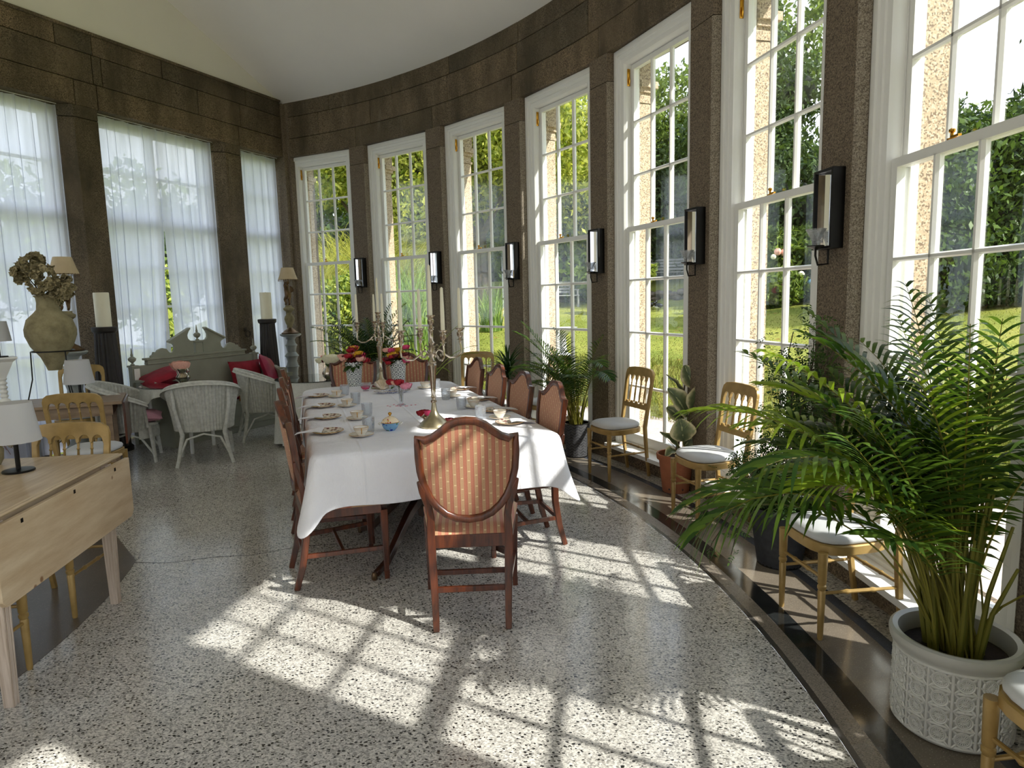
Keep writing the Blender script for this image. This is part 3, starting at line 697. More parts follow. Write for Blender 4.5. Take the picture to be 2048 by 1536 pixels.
def quads(name, P, mat, parent=None):
    n = len(P) // 4; me = bpy.data.meshes.new(name); me.vertices.add(len(P)); me.vertices.foreach_set('co', P.astype(np.float32).ravel())
    me.loops.add(len(P)); me.loops.foreach_set('vertex_index', np.arange(len(P), dtype=np.int32)); me.polygons.add(n)
    me.polygons.foreach_set('loop_start', np.arange(0, len(P), 4, dtype=np.int32)); me.polygons.foreach_set('loop_total', np.full(n, 4, dtype=np.int32))
    me.materials.append(M(mat)); me.update(); me.validate(); return link(name, me, parent)
def wpt(px, Dy, h=None):
    """a garden position in the direction of picture column px at depth Dy"""
    x = (px - 1024) / F_PX * Dy * 1.0; return x, Dy
def tree(label, px, Dy, blobs, n, size, mat, trunk=.25, group='trees and hedges of the garden', name='tree', cat='tree', seed=1, droop=.3, shape=1, th=None, hollow=.5, bough=True, core=0):
    x, y = wpt(px, Dy); z = gz(x, y); t = thing(name, label, cat, (x, y, z), 0, group)
    bl = [(b[0], b[1], b[2] - z) + tuple(b[3:]) for b in blobs]
    if trunk:
        zt = max(b[2] for b in bl); zb = min(b[2] for b in bl); tm = MB(); tm.tube([(0, 0, -.2), (.05, 0, zb * .5), (-.05, .05, zb), (0, 0, (zb + zt) / 2)], [trunk, trunk * .8, trunk * .65, trunk * .2], 8)
        if bough:
            for b in bl[:8]: tm.tube([(0, 0, zb * .7), (b[0] * .5, b[1] * .5, (zb * .7 + b[2]) / 2), (b[0], b[1], b[2])], [trunk * .4, trunk * .25, trunk * .06], 6)
        part('trunk', tm, 'bark', t)
    quads('crown', leaf_cloud(bl, n, size, seed, shape, droop, hollow), mat, t)
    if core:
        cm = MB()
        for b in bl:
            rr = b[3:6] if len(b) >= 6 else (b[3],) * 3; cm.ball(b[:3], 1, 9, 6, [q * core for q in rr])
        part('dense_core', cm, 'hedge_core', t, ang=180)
    return t
def blobset(seed, cx, cz, w, h, dep, n, r0, r1):
    rn = random.Random(seed); return [(rn.uniform(-w, w) + cx, rn.uniform(-dep, dep), cz + rn.uniform(-h, h), *( [rn.uniform(r0, r1)] * 3)) for _ in range(n)]
# blobs are relative to the trunk in x,y and absolute in z
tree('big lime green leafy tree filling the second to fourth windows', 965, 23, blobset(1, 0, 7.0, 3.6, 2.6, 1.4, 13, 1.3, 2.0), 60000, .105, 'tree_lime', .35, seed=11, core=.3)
tree('lime green tree whose boughs fill the top of the second window', 760, 24, blobset(2, 0, 6.2, 1.6, 1.8, 1.2, 6, 1.0, 1.7), 26000, .10, 'tree_lime', .25, seed=12)
tree('dark shaded tree standing behind the lime green tree', 900, 31, blobset(3, 0, 7.2, 6.0, 2.0, 1.2, 14, 1.6, 2.4), 20000, .17, 'tree_dark', .35, seed=13)
tree('soft green small-leaved tree above the tall grasses in the first window', 640, 26, blobset(4, 0, 6.0, 1.8, 1.6, 1.0, 6, 1.1, 1.8), 15000, .10, 'tree_mid', .25, seed=14)
tree('bright green low boughs hanging behind the slatted bench', 1135, 25, blobset(5, 0, 4.2, 1.7, 1.5, .8, 7, .9, 1.4), 9000, .15, 'tree_mid', .25, seed=15)
tree('tall feathery tree with sky round its top in the fifth window', 1310, 27, blobset(6, 0, 7.2, 1.5, 2.9, 1.2, 9, 1.2, 1.8), 22000, .105, 'tree_mid', .35, seed=16)
tree('yellow-green shrub beside the pale garden bench', 1275, 20, [(.1, 0, 2.5, .55, .5, .7)], 900, .1, 'bush_yellow', .05, seed=17, name='garden_shrub', cat='shrub')
tree('dark green tree filling the gap between the fifth and sixth windows', 1400, 26, blobset(7, 0, 5.6, 2.0, 2.6, 1.2, 9, 1.3, 2.0), 22000, .11, 'tree_dark', .35, seed=18)
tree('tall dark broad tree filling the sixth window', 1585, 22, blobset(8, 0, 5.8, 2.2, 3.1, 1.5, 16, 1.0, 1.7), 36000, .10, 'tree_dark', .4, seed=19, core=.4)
tree('thin tree with sparse leaves against the sky in the sixth window', 1555, 26, [(0, 0, 11.2, 1.6, 1.2, 1.3), (1.4, 0, 12.4, 1.2, 1.2, 1), (-.8, 0, 12.6, .9, .9, .9), (.4, 0, 10, 1.2, 1, 1)], 2600, .13, 'tree_mid', .16, seed=20, hollow=.1)
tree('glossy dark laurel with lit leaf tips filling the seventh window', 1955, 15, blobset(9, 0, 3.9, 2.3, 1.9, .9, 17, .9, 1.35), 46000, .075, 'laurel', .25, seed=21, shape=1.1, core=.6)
tree('dark feathery conifer at the right edge of the garden', 2120, 17, blobset(10, 0, 6.8, 1.2, 3.0, .9, 9, .9, 1.3), 9000, .16, 'hedge_dark', .3, seed=22, shape=.5)
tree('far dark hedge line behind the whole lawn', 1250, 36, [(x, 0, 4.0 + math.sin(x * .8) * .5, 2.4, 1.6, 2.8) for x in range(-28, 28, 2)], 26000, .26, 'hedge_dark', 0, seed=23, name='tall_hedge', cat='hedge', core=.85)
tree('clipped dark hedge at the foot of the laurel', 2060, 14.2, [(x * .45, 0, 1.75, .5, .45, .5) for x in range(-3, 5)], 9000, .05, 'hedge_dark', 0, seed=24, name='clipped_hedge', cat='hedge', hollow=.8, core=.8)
tree('spreading low grey-green conifer bush by the lawn edge', 1625, 19, [(0, 0, 1.9, 1.0, .8, .6), (.9, 0, 2.1, .7, .7, .6)], 4200, .1, 'tree_dark', 0, seed=25, name='conifer_bush', cat='shrub', shape=.4)
tree('bright green mixed shrubs under the pink hydrangea', 1545, 18.5, [(0, 0, 1.75, .9, .6, .5), (-1.0, 0, 1.7, .8, .6, .45)], 4200, .09, 'tree_mid', 0, seed=26, name='garden_shrub', cat='shrub')
hy = tree('hydrangea bush with cream and pink flower heads', 1570, 19, [(-.2, 0, 2.75, .8, .6, .7), (.9, 0, 2.9, .8, .6, .6)], 4000, .1, 'tree_mid', 0, seed=27, name='hydrangea_bush', cat='shrub')
rn = random.Random(5)
for i in range(16):
    fb = MB().ball((rn.uniform(-1.0, 1.5), -.62, rn.uniform(.6, 1.5)), rn.uniform(.07, .12), 8, 5); part('flower_head', fb, ('blush_petal', 'cream_petal', 'porcelain_blue')[i % 3], hy)
for i in range(3): part('flower_head', MB().ball((-.55 + .17 * i, -.64, .42 + .07 * (i % 2)), .10, 8, 5), 'hot_pink_petal', hy, label='bright pink flower head')
tree('rounded bush with yellow spotted leaves in the first window', 672, 13.2, [(0, 0, 1.50, .55, .6, .60), (.3, 0, 1.1, .5, .5, .5), (-.2, 0, 1.0, .4, .5, .40), (.35, 0, 1.8, .35, .4, .4)], 7500, .062, 'bush_yellow', .05, seed=28, name='spotted_laurel', cat='shrub', shape=.8)
tree('pale lit trees far behind the curtained wall', 250, 25, blobset(11, -3, 4, 8, 1.5, 1.5, 12, 1.6, 2.4), 9000, .2, 'tree_mid', .3, seed=29)
tree('yellow-green bush seen through the gap of the curtains', 345, 14, [(-.1, 0, 1.4, .5, .5, 1.1)], 1800, .09, 'bush_yellow', .05, seed=30, name='garden_shrub', cat='shrub')
tree('dark shrub standing behind the curtain gap', 338, 16, [(0, 0, 3.0, .9, .7, 1.3)], 2500, .1, 'tree_dark', .08, seed=31, name='garden_shrub', cat='shrub')

def blades(name, n, base_fn, h_fn, wd, lean, mat, seed, parent=None, seg=3, arch=1.0):
    """curved grass blades as strips"""
    rg = random.Random(seed); V = []; Fc = []
    for _ in range(n):
        x, y, z = base_fn(rg); h = h_fn(rg); a = rg.uniform(0, 2 * PI); l = lean * h * rg.uniform(.3, 1.2); dx, dy = math.cos(a), math.sin(a); b = len(V); pa = rg.uniform(0, PI); wx, wy = math.cos(pa) * wd, math.sin(pa) * wd
        for i in range(seg + 1):
            t = i / seg; k = (1 - t) ** .7; q = l * t ** 2 * arch; zz = z + h * (t - .35 * arch * lean * t ** 3); V.append((x + dx * q - wx * k, y + dy * q - wy * k, zz)); V.append((x + dx * q + wx * k, y + dy * q + wy * k, zz))
        for i in range(seg): Fc.append((b + 2 * i, b + 2 * i + 1, b + 2 * i + 3, b + 2 * i + 2))
    me = bpy.data.meshes.new(name); me.from_pydata(V, [], Fc); me.materials.append(M(mat)); return link(name, me, parent)
def clump(label, px, Dy, n, h, rad, wd, lean, mat, seed, name='pampas_grass'):
    x, y = wpt(px, Dy); t = thing(name, label, 'grass clump', (x, y, gz(x, y)), 0, 'tall grasses in the garden')
    def bf(r): a = r.uniform(0, 6.28); q = rad * math.sqrt(r.random()); return (q * math.cos(a), q * math.sin(a), 0)
    blades('blades', n, bf, lambda r: h * r.uniform(.6, 1.05), wd, lean, mat, seed, t, 6); return t
clump('huge arching clump of olive pampas grass in the first window', 632, 15.5, 1500, 3.3, .9, .018, .8, 'pampas', 41)
clump('second arching clump of olive pampas grass behind the first', 705, 17.5, 1500, 3.9, 1.1, .02, .8, 'pampas', 42)
clump('tall bright green reed clump in the second window', 822, 14.5, 420, 3.2, .5, .011, .6, 'reed_green', 43, 'reed_clump')
clump('olive pampas grass behind the bright reeds', 778, 17, 1200, 3.6, .8, .018, .8, 'pampas', 44)
clump('small upright tuft of rushes in the third window', 985, 18, 160, 1.6, .3, .012, .5, 'reed_green', 45, 'reed_clump')
clump('pale yellow grass tuft at the foot of the reeds', 800, 12.8, 500, 1.0, .5, .01, .7, 'grass_blade', 46, 'reed_clump')
def bank(r):
    a = r.uniform(-.2, 1.25); d = 2.15 + 2.6 * r.random(); x, y = pol(a, R + d); return (x, y, gz(x, y))
tag(blades('rough_grass', 26000, bank, lambda r: r.uniform(.08, .26), .006, .9, 'grass_blade', 50, None, 2), 'rough grass on the bank behind the path', 'grass', kind='stuff')
def law(r):
    a = r.uniform(-.1, 1.25); d = 4.7 + 9 * r.random() ** 1.3; x, y = pol(a, R + d); return (x, y, gz(x, y) - .01)
tag(blades('lawn_grass', 24000, law, lambda r: r.uniform(.03, .07), .012, .9, 'grass_blade', 51, None, 1), 'short grass of the lawn', 'grass', kind='stuff')
# low dry stone edging along the bank: single stones
ed = bpy.data.objects.new('trim_2', None); C.objects.link(ed); tag(ed, 'low dry stone edging at the top of the lawn', kind='structure')
rn = random.Random(8)
def stone_mb(s): 
    m_ = MB().ball((0, 0, 0), .5, 7, 4, (1, .8, .6)); m_.v = [(x * s * rn.uniform(.8, 1.2), y * s * rn.uniform(.8, 1.2), z * s * rn.uniform(.8, 1.2)) for x, y, z in m_.v]; return m_
sm = [mesh('stone', stone_mb(.42), 'dry_stone', 60) for _ in range(4)]
for i in range(110):
    a = .62 + .62 * i / 110; x, y = pol(a, R + 15.1 + rn.uniform(-.12, .12))
    o = link('stone', sm[i % 4], ed); o.location = (x, y, gz(x, y) + rn.uniform(.0, .28)); o.rotation_euler = (0, 0, rn.uniform(0, 6))
def bench(label, px, Dy, rot, mat, name='garden_bench'):
    x, y = wpt(px, Dy); t = thing(name, label, 'bench', (x, y, gz(x, y) + .0), rot, 'garden benches')
    for sx in (-.7, .7):
        m_ = MB(); m_.rail([(sx, -.22, 0), (sx, -.22, .42)], .06, .06, Vector((1, 0, 0))); part('leg', m_, mat, t)
        m_ = MB(); m_.rail([(sx, .22, 0), (sx, .22, .42), (sx, .32, .9)], .06, .06, Vector((1, 0, 0))); part('leg', m_, mat, t)
        m_ = MB(); m_.rail([(sx, -.25, .62), (sx, .25, .64)], .06, .04); m_.rail([(sx, -.2, .42), (sx, -.2, .62)], .05, .05, Vector((1, 0, 0))); part('armrest', m_, mat, t)
    for i in range(4): part('slat', MB().box(-.75, -.24 + .12 * i, .42, .75, -.15 + .12 * i, .445), mat, t)
    for i in range(4):
        z = .52 + .11 * i; part('back_slat', MB().box(-.75, .235 + .02 * i, z, .75, .255 + .02 * i, z + .075), mat, t)
bench('dark slatted wooden bench on the bank seen in the fourth window', 1118, 22.8, .5, 'grey_wood')
bench('pale grey garden bench under the dark tree in the fifth window', 1340, 24.2, -.2, 'grey_wood')
x, y = wpt(1128, 13.5); bb = thing('bird_bath', 'pale stone bird bath on the lawn behind the palm', 'bird bath', (x, y, gz(x, y)))
part('pedestal', MB().lathe([(.16, 0), (.16, .05), (.08, .1), (.06, .4), (.1, .48)], 0, 0, 14), 'pillow_white', bb); part('bowl', MB().lathe([(.08, .48), (.24, .54), (.3, .6), (.26, .6), (.1, .56)], 0, 0, 18), 'pillow_white', bb)
def magpie(label, px, Dy, rot):
    x, y = wpt(px, Dy); t = thing('magpie', label, 'bird', (x, y, gz(x, y)), rot, 'magpies on the lawn')
    part('body', MB().ball((0, 0, .17), .09, 10, 7, (1.5, .8, .85)).ball((.13, 0, .25), .05, 8, 6), 'black_lacquer', t); part('belly', MB().ball((.02, 0, .145), .078, 8, 6, (1.3, .85, .8)), 'pillow_white', t)
    part('tail', MB().rail([(-.1, 0, .18), (-.36, 0, .14)], [.06, .03], .015), 'black_lacquer', t); part('beak', MB().tube([(.17, 0, .25), (.215, 0, .24)], [.012, .003], 6), 'black_lacquer', t)
    for s in (-1, 1): part('leg', MB().tube([(0, s * .03, .1), (.01, s * .03, 0)], .006, 5), 'black_lacquer', t)
magpie('left magpie of the pair on the lawn in the fifth window', 1307, 20.3, .4); magpie('right magpie of the pair on the lawn in the fifth window', 1319, 19.9, 2.6)

# ------------------------------------------------------------------ dining chairs with shield backs
def shield_chair():
    t = thing('dining_chair', '', 'chair')
    def by(z): return -.205 - (z - .5) * .115 - .04 * max(0, (z - .6)) ** 2
    half = [(0, 1.062), (.05, 1.057), (.095, 1.036), (.135, 1.003), (.170, .978), (.20, .968), (.246, .972), (.2475, .93), (.248, .87), (.243, .80), (.228, .73), (.20, .66), (.165, .61), (.12, .57), (.065, .545), (0, .537)]
    ol = half + [(-x, z) for x, z in half[-2:0:-1]]
    def cv(x, z): return by(z) - .022 * (1 - (x / .25) ** 2)      # the back curves round the sitter
    P = [Vector((x, cv(x, z), z)) for x, z in ol]; n = len(P); rs = []
    cen = Vector((0, 0, .80))
    for i, p in enumerate(P):
        d = (P[(i + 1) % n] - P[i - 1]).normalized(); nrm = Vector((0, 1, .15)).normalized(); o_ = d.cross(nrm).normalized()
        if o_.dot(p - Vector((0, p.y, .8))) < 0: o_ = -o_
        if abs(p.x) > .24 and p.z > .96: o_ = Vector((.7 if p.x > 0 else -.7, 0, .2))
        if abs(abs(p.x) - .2) < .001 and p.z > .9: o_ = Vector((0, 0, 1))
        prof = [(0, -.017), (-.010, -.021), (-.026, -.019), (-.034, -.008), (-.034, .010), (-.018, .017), (0, .014)]
        rs.append([tuple(p + o_ * a + nrm * b) for a, b in prof])
    mb = MB(); 
    for r_ in rs: mb.v += r_
    q = 7
    for i in range(n):
        j = (i + 1) % n
        for k in range(q): mb.f.append((i * q + k, i * q + (k + 1) % q, j * q + (k + 1) % q, j * q + k))
    part('shield_frame', mb, 'mahogany', t, 50)
    # upholstered shield, slightly domed, with piping
    inn = [(x * .885, .80 + (z - .80) * .885 - .002) for x, z in ol]; mb = MB(); mb.v.append((0, cv(0, .8) - .016, .8))
    for f, dy in ((.5, -.015), (.8, -.011), (1.0, -.002)):
        for x, z in inn: X, Z = x * f, .8 + (z - .8) * f; mb.v.append((X, cv(X, Z) + dy, Z))
    for i in range(n): mb.f.append((0, 1 + (i + 1) % n, 1 + i))
    for k in range(2):
        for i in range(n): a = 1 + k * n + i; b = 1 + k * n + (i + 1) % n; mb.f.append((a, b, b + n, a + n))
    b0 = len(mb.v)
    for f, dy in ((1.0, .006), (.6, .018)):
        for x, z in inn: X, Z = x * f, .8 + (z - .8) * f; mb.v.append((X, cv(X, Z) + dy, Z))
    mb.v.append((0, cv(0, .8) + .022, .8)); c0 = len(mb.v) - 1
    for i in range(n):
        j = (i + 1) % n; mb.f.append((1 + 2 * n + i, 1 + 2 * n + j, b0 + j, b0 + i)); mb.f.append((b0 + i, b0 + j, b0 + n + j, b0 + n + i)); mb.f.append((b0 + n + i, b0 + n + j, c0))
    pad = part('shield_pad', mb, 'striped_fabric', t, 60)
    pc = [(x * 1.0, cv(x, z) - .006, z) for x, z in inn]; mb = MB(); mb.tube(pc + [pc[0]], .0035, 5); part('piping', mb, 'tan_fabric', pad, 60)
    for s in (-1, 1):
        m_ = MB(); m_.rail([(s * .176, -.275, 0), (s * .180, -.235, .14), (s * .186, -.208, .30), (s * .190, -.203, .46), (s * .187, -.208, .56), (s * .196, -.222, .62), (s * .222, -.242, .70), (s * .238, -.252, .75)],
                           [.030, .034, .038, .040, .036, .034, .030, .014], [.032, .036, .038, .040, .034, .030, .028, .016], Vector((0, 1, 0)))
        part('rear_leg', m_, 'mahogany', t, bevel=.004)
        m_ = MB(); m_.rail([(s * .238, .225, 0), (s * .238, .225, .05), (s * .238, .225, .051), (s * .240, .222, .42)], [.026, .030, .024, .040], [.026, .030, .024, .040], Vector((0, 1, 0)))
        for dx in (-.009, .009): m_.box(s * .24 + dx - .003, .243, .10, s * .24 + dx + .003, .2455, .40)
        part('front_leg', m_, 'mahogany', t, bevel=.003)
        part('side_rail', MB().rail([(s * .192, -.19, .435), (s * .242, .21, .435)], .024, .065), 'mahogany', t, bevel=.003)
        part('side_stretcher', MB().rail([(s * .184, -.215, .19), (s * .238, .215, .19)], .018, .026), 'mahogany', t, bevel=.002)
    part('rear_rail', MB().box(-.178, -.222, .402, .178, -.196, .468), 'mahogany', t, bevel=.003)
    part('front_rail', MB().box(-.228, .215, .402, .228, .240, .468), 'mahogany', t, bevel=.003)
    part('rear_stretcher', MB().box(-.17, -.232, .178, .17, -.214, .206), 'mahogany', t, bevel=.002)
    part('cross_stretcher', MB().box(-.205, -.02, .178, .205, -.002, .204), 'mahogany', t, bevel=.002)
    def sf(u, v):
        x = -1 + 2 * u; y = -1 + 2 * v; hw = .200 + .062 * v; e = max(abs(x), abs(y)); k = (1 - abs(x) ** 6) * (1 - abs(y) ** 6)
        return (x * hw, -.218 + .468 * v, .468 + .047 * k ** .35)
    mb = MB().grid(sf, 14, 14); mb2 = MB().prism([(-.200, -.218), (.200, -.218), (.262, .25), (-.262, .25)], lambda a, b, d: (a, b, d), .452, .470); mb.add(mb2); part('seat', mb, 'striped_fabric', t, 60)
    return t
TH = math.radians(18); U = Vector((math.cos(TH), math.sin(TH), 0)); WV = Vector((-math.sin(TH), math.cos(TH), 0))
def tp(u, w_, z=0): q = U * u + WV * w_; return (q.x, q.y, z)      # table frame: u across, w along
G1 = 'shield-back dining chairs round the long table'
ch0 = shield_chair(); ch0.location = (-.235, 3.34, 0); ch0.rotation_euler = (0, 0, math.radians(3)); ch0['group'] = G1
ch0['label'] = 'shield-back dining chair at the near head of the table, seen from behind'
WL = [3.98, 4.60, 5.25, 5.95]; LL = ['nearest', 'second', 'third', 'farthest']
for i, w_ in enumerate(WL):
    dup(ch0, tp(.18, w_), TH - PI / 2 + math.radians((5, 1, -1, 0)[i]), '%s shield-back chair on the left long side of the dining table' % LL[i], G1)
WR = [4.06, 4.72, 5.36, 6.12]
for i, w_ in enumerate(WR):
    dup(ch0, tp((1.33, 1.34, 1.34, 1.36)[i], w_), TH + PI / 2 + math.radians((-2, 1, 0, 2)[i]), '%s shield-back chair on the window side of the dining table' % LL[i], G1)
dup(ch0, (-1.66, 6.87, 0), PI + math.radians(11), 'left one of two shield-back chairs at the far end, behind the left flower pot', G1)
dup(ch0, (-1.08, 6.92, 0), PI + math.radians(16), 'right one of two shield-back chairs at the far end, behind the right flower pot', G1)

# ------------------------------------------------------------------ dining table and cloth
UC, W0, W1 = .78, 3.72, 6.86
tb = thing('dining_table', 'long dark twin-pedestal table under the white cloth', 'table', tp(UC, (W0 + W1) / 2), TH)
HWT, HL = .735, (W1 - W0) / 2
part('tabletop', MB().prism([(-HWT + .05, -HL + .02), (HWT - .05, -HL + .02), (HWT - .02, -HL + .05), (HWT - .02, HL - .2), (HWT - .2, HL - .02), (.2 - HWT, HL - .02), (.02 - HWT, HL - .2), (.02 - HWT, -HL + .05)], lambda a, b, d: (a, b, d), .722, .752), 'mahogany_dark', tb, bevel=.006)
for s in (-1, 1):
    yc = s * 1.10
    part('pedestal', MB().lathe([(.06, .20), (.09, .22), (.085, .28), (.05, .33), (.045, .55), (.075, .66), (.1, .72)], 0, yc, 20), 'mahogany_dark', tb)
    for a in (45, 135, 225, 315):
        dx, dy = math.cos(math.radians(a)), math.sin(math.radians(a)); m_ = MB()
        m_.rail([(dx * .05, yc + dy * .05, .33), (dx * .14, yc + dy * .14, .35), (dx * .24, yc + dy * .24, .29), (dx * .38, yc + dy * .38, .16), (dx * .49, yc + dy * .49, .06), (dx * .59, yc + dy * .59, .03)], [.05, .05, .045, .04, .035, .03], [.06, .06, .05, .045, .04, .035])
        l_ = part('leg', m_, 'mahogany_dark', tb, bevel=.004); part('castor', MB().lathe([(.014, 0), (.018, .01), (.018, .03), (.012, .045)], dx * .605, yc + dy * .605, 10), 'bronze', l_)
def cloth_mb():
    mb = MB(); r0 = .06; NS = 60; per = []
    segs = [((-HWT, -HL), (HWT, -HL)), ((HWT, -HL), (HWT, HL)), ((HWT, HL), (-HWT, HL)), ((-HWT, HL), (-HWT, -HL))]
    rf = [.05, .05, .22, .22]                               # near corners crisp, far corners round
    cor = [(-HWT, -HL, .05, 180), (HWT, -HL, .05, 270), (HWT, HL, .22, 0), (-HWT, HL, .22, 90)]
    for (cx, cy, rr, a0) in cor:
        sx = 1 if cx > 0 else -1; sy = 1 if cy > 0 else -1; ox, oy = cx - sx * rr, cy - sy * rr
        for k in range(9):
            a = math.radians(a0 + 90 * k / 8); per.append((ox + rr * math.cos(a), oy + rr * math.sin(a), math.cos(a), math.sin(a), math.sin(PI * k / 8)))
        nx = cor[(cor.index((cx, cy, rr, a0)) + 1) % 4]; sx2 = 1 if nx[0] > 0 else -1; sy2 = 1 if nx[1] > 0 else -1
        a = math.radians(a0 + 90); ex, ey = ox + rr * math.cos(a), oy + rr * math.sin(a); fx, fy = nx[0] - sx2 * nx[2] + nx[2] * math.cos(math.radians(nx[3])), nx[1] - sy2 * nx[2] + nx[2] * math.sin(math.radians(nx[3]))
        L = math.hypot(fx - ex, fy - ey); m_ = int(L / .055)
        for k in range(1, m_): per.append((ex + (fx - ex) * k / m_, ey + (fy - ey) * k / m_, math.cos(a), math.sin(a), 0))
    n = len(per)
    mb.v.append((0, 0, .775))
    rows = []
    for f in (.25, .5, .75, .9, .97, 1.0):
        rows.append([(x * f, y * f, .775 - (.006 if f == 1 else 0) + .0015 * math.sin(7 * x * f + 3) * math.sin(5 * y * f)) for x, y, nx, ny, c in per])
    # pull of the free corners: how far each station is from the nearest corner
    cs = [i for i, p in enumerate(per) if p[4] > .95]
    for v in (.08, .2, .35, .5, .65, .8, .92, 1.0):
        row = []
        for i, (x, y, nx, ny, c) in enumerate(per):
            dc = min(min(abs(i - q), n - abs(i - q)) for q in cs); g = math.exp(-(dc / 3.0) ** 2); far = ny > .5 or y > HL - .3
            hang = .295 + (.125 if not far else .08) * g + .012 * math.sin(i * .5)
            fold = .010 * math.sin(i * .55 + 1.3) + .014 * math.sin(i * .23 + .4) + .05 * g
            o = .012 + (.02 + fold) * v + .05 * g * v * v
            # the skirt is pushed in where chair seats stand
            row.append((x + nx * o, y + ny * o, .769 - hang * v))
        rows.append(row)
    for r_ in rows: mb.v += r_
    for i in range(n): mb.f.append((0, 1 + i, 1 + (i + 1) % n))
    for k in range(len(rows) - 1):
        for i in range(n): a = 1 + k * n + i; b = 1 + k * n + (i + 1) % n; mb.f.append((a, a + n, b + n, b))
    return mb
tc_ = part('tablecloth', cloth_mb(), 'white_linen', ang=60); tc_.location = tp(UC, (W0 + W1) / 2); tc_.rotation_euler = (0, 0, TH)
s_ = tc_.modifiers.new('thick', 'SOLIDIFY'); s_.thickness = .002; s_.offset = 1; s2 = tc_.modifiers.new('sub', 'SUBSURF'); s2.levels = 1; s2.render_levels = 1
tag(tc_, 'large white linen cloth draped over the long dining table', 'tablecloth')
ZT = .777

# ------------------------------------------------------------------ things on the table
def candelabra(label, x, y, rot, sc, z=ZT):
    t = thing('candelabra', label, 'candelabra', (x, y, z), rot, 'silver candelabras on the dining table')
    k = sc
    part('base', MB().lathe([(.10, 0), (.102, .01), (.09, .03), (.06, .055), (.035, .08), (.02, .11), (.014, .16)], 0, 0, 26), 'pewter', t)
    pr = [(.014, .16), (.019, .165), (.019, .18), (.012, .185), (.013, .20), (.020, .21), (.013, .225), (.017, .30), (.024, .42), (.029, .46), (.031, .475), (.024, .49), (.030, .50), (.018, .515), (.013, .54), (.022, .56), (.026, .575), (.016, .59), (.015, .64), (.024, .66), (.013, .685), (.012, .75), (.02, .77), (.012, .785)]
    pr = [(r_, .16 + (z_ - .16) * .79) for r_, z_ in pr]
    part('stem', MB().lathe(pr, 0, 0, 16), 'silver', t)
    def cup(x_, y_, z_, hgt, nm):
        c_ = part('candle_cup', MB().lathe([(.008, z_ - .05), (.012, z_ - .045), (.008, z_ - .035), (.024, z_ - .028), (.008, z_ - .02), (.020, z_ + .0), (.022, z_ + .02), (.014, z_ + .03), (.030, z_ + .045), (.031, z_ + .05), (.01, z_ + .048)], x_, y_, 14), 'silver', t)
        part('candle', MB().lathe([(.0135, z_ + .045), (.0125, z_ + .045 + hgt * .5), (.009, z_ + .045 + hgt * .97), (.004, z_ + .045 + hgt)], x_, y_, 12), 'candle_wax', t, 60)
    cup(0, 0, .685, .33, 'c'); zs = lambda z_: .16 + (z_ - .16) * .79
    for q, a in enumerate((28, 118, 208, 298)):
        a = math.radians(a); dx, dy = math.cos(a), math.sin(a)
        pts = [(dx * r_, dy * r_, zs(z_)) for r_, z_ in ((.015, .565), (.05, .60), (.075, .585), (.078, .555), (.065, .545), (.06, .565))]
        m_ = MB().tube(pts, .0055, 7)
        m_.tube([(dx * r_, dy * r_, zs(z_)) for r_, z_ in ((.06, .595), (.09, .56), (.13, .53), (.175, .53), (.208, .56), (.212, .60), (.205, .64), (.205, .66))], [.006, .006, .0065, .007, .0065, .006, .006, .006], 8)
        m_.tube([(dx * r_, dy * r_, zs(z_)) for r_, z_ in ((.012, .62), (.04, .645), (.055, .62), (.04, .605))], .0045, 6)
        part('arm', m_, 'silver', t); cup(dx * .205, dy * .205, .595, .27, 'c')
    return t
candelabra('nearer five-light silver candelabra, its foot beside the front chair', -.52, 4.33, 0, 1)
c2 = candelabra('farther five-light silver candelabra, behind the blue and white dish', -1.27, 6.40, math.radians(-6), 1)

def rose(t, x, y, z, r, mat, seed=0, petals=16, name='bloom'):
    """nested cupped petals, the outer ones open"""
    rn = random.Random(seed); mb = MB()
    for i in range(petals):
        f = (i + .5) / petals; a0 = i * 2.4 + rn.uniform(-.2, .2); rr = r * (.22 + .78 * f) * rn.uniform(.93, 1.07); top = .25 + 1.15 * f + rn.uniform(-.1, .1); hw = 1.15 - .35 * f
        def fn(u, v, a0=a0, rr=rr, top=top, hw=hw, f=f):
            w_ = (u - .5) * 2; ph = 2.6 + (top - 2.6) * v; edge = 1 + .16 * f * v ** 4; az = a0 + w_ * hw * (.45 + .55 * math.sin(PI * min(.9, .1 + .62 * v))); q = rr * edge * (1 + .05 * math.cos(w_ * 5 + i) * v)
            dz = -.10 * rr * w_ * w_ * v
            return (x + q * math.sin(ph) * math.cos(az), y + q * math.sin(ph) * math.sin(az), z + .85 * rr * math.cos(ph) + dz)
        mb.grid(fn, 4, 5)
    return part(name, mb, mat, t, 180)
def leaves(t, x, y, z, n, ln, mat, seed, name='leaf', spread=1.0, up_=.3, parts=True):
    rn = random.Random(seed); mb = MB()
    for i in range(n):
        a = rn.uniform(0, 6.28); el = rn.uniform(-.2, 1.0) * up_ * 2; L = ln * rn.uniform(.7, 1.2); o = rn.uniform(0, .35) * ln * spread
        ca, sa = math.cos(a), math.sin(a)
        def fn(u, v, ca=ca, sa=sa, el=el, L=L, o=o):
            w_ = (u - .5) * 2 * L * .28 * math.sin(PI * min(.97, .06 + .94 * v)); d = o + L * v; px_ = d * math.cos(el); pz = d * math.sin(el) - .5 * L * v * v
            return (x + px_ * ca - w_ * sa, y + px_ * sa + w_ * ca, z + pz)
        mb.grid(fn, 2, 4)
    return part(name, mb, mat, t, 180)
def lathe_thing(name, label, cat, x, y, z, prof, mat, group=None, seg=20, pn='body'):
    t = thing(name, label, cat, (x, y, z), 0, group); part(pn, MB().lathe(prof, 0, 0, seg), mat, t); return t
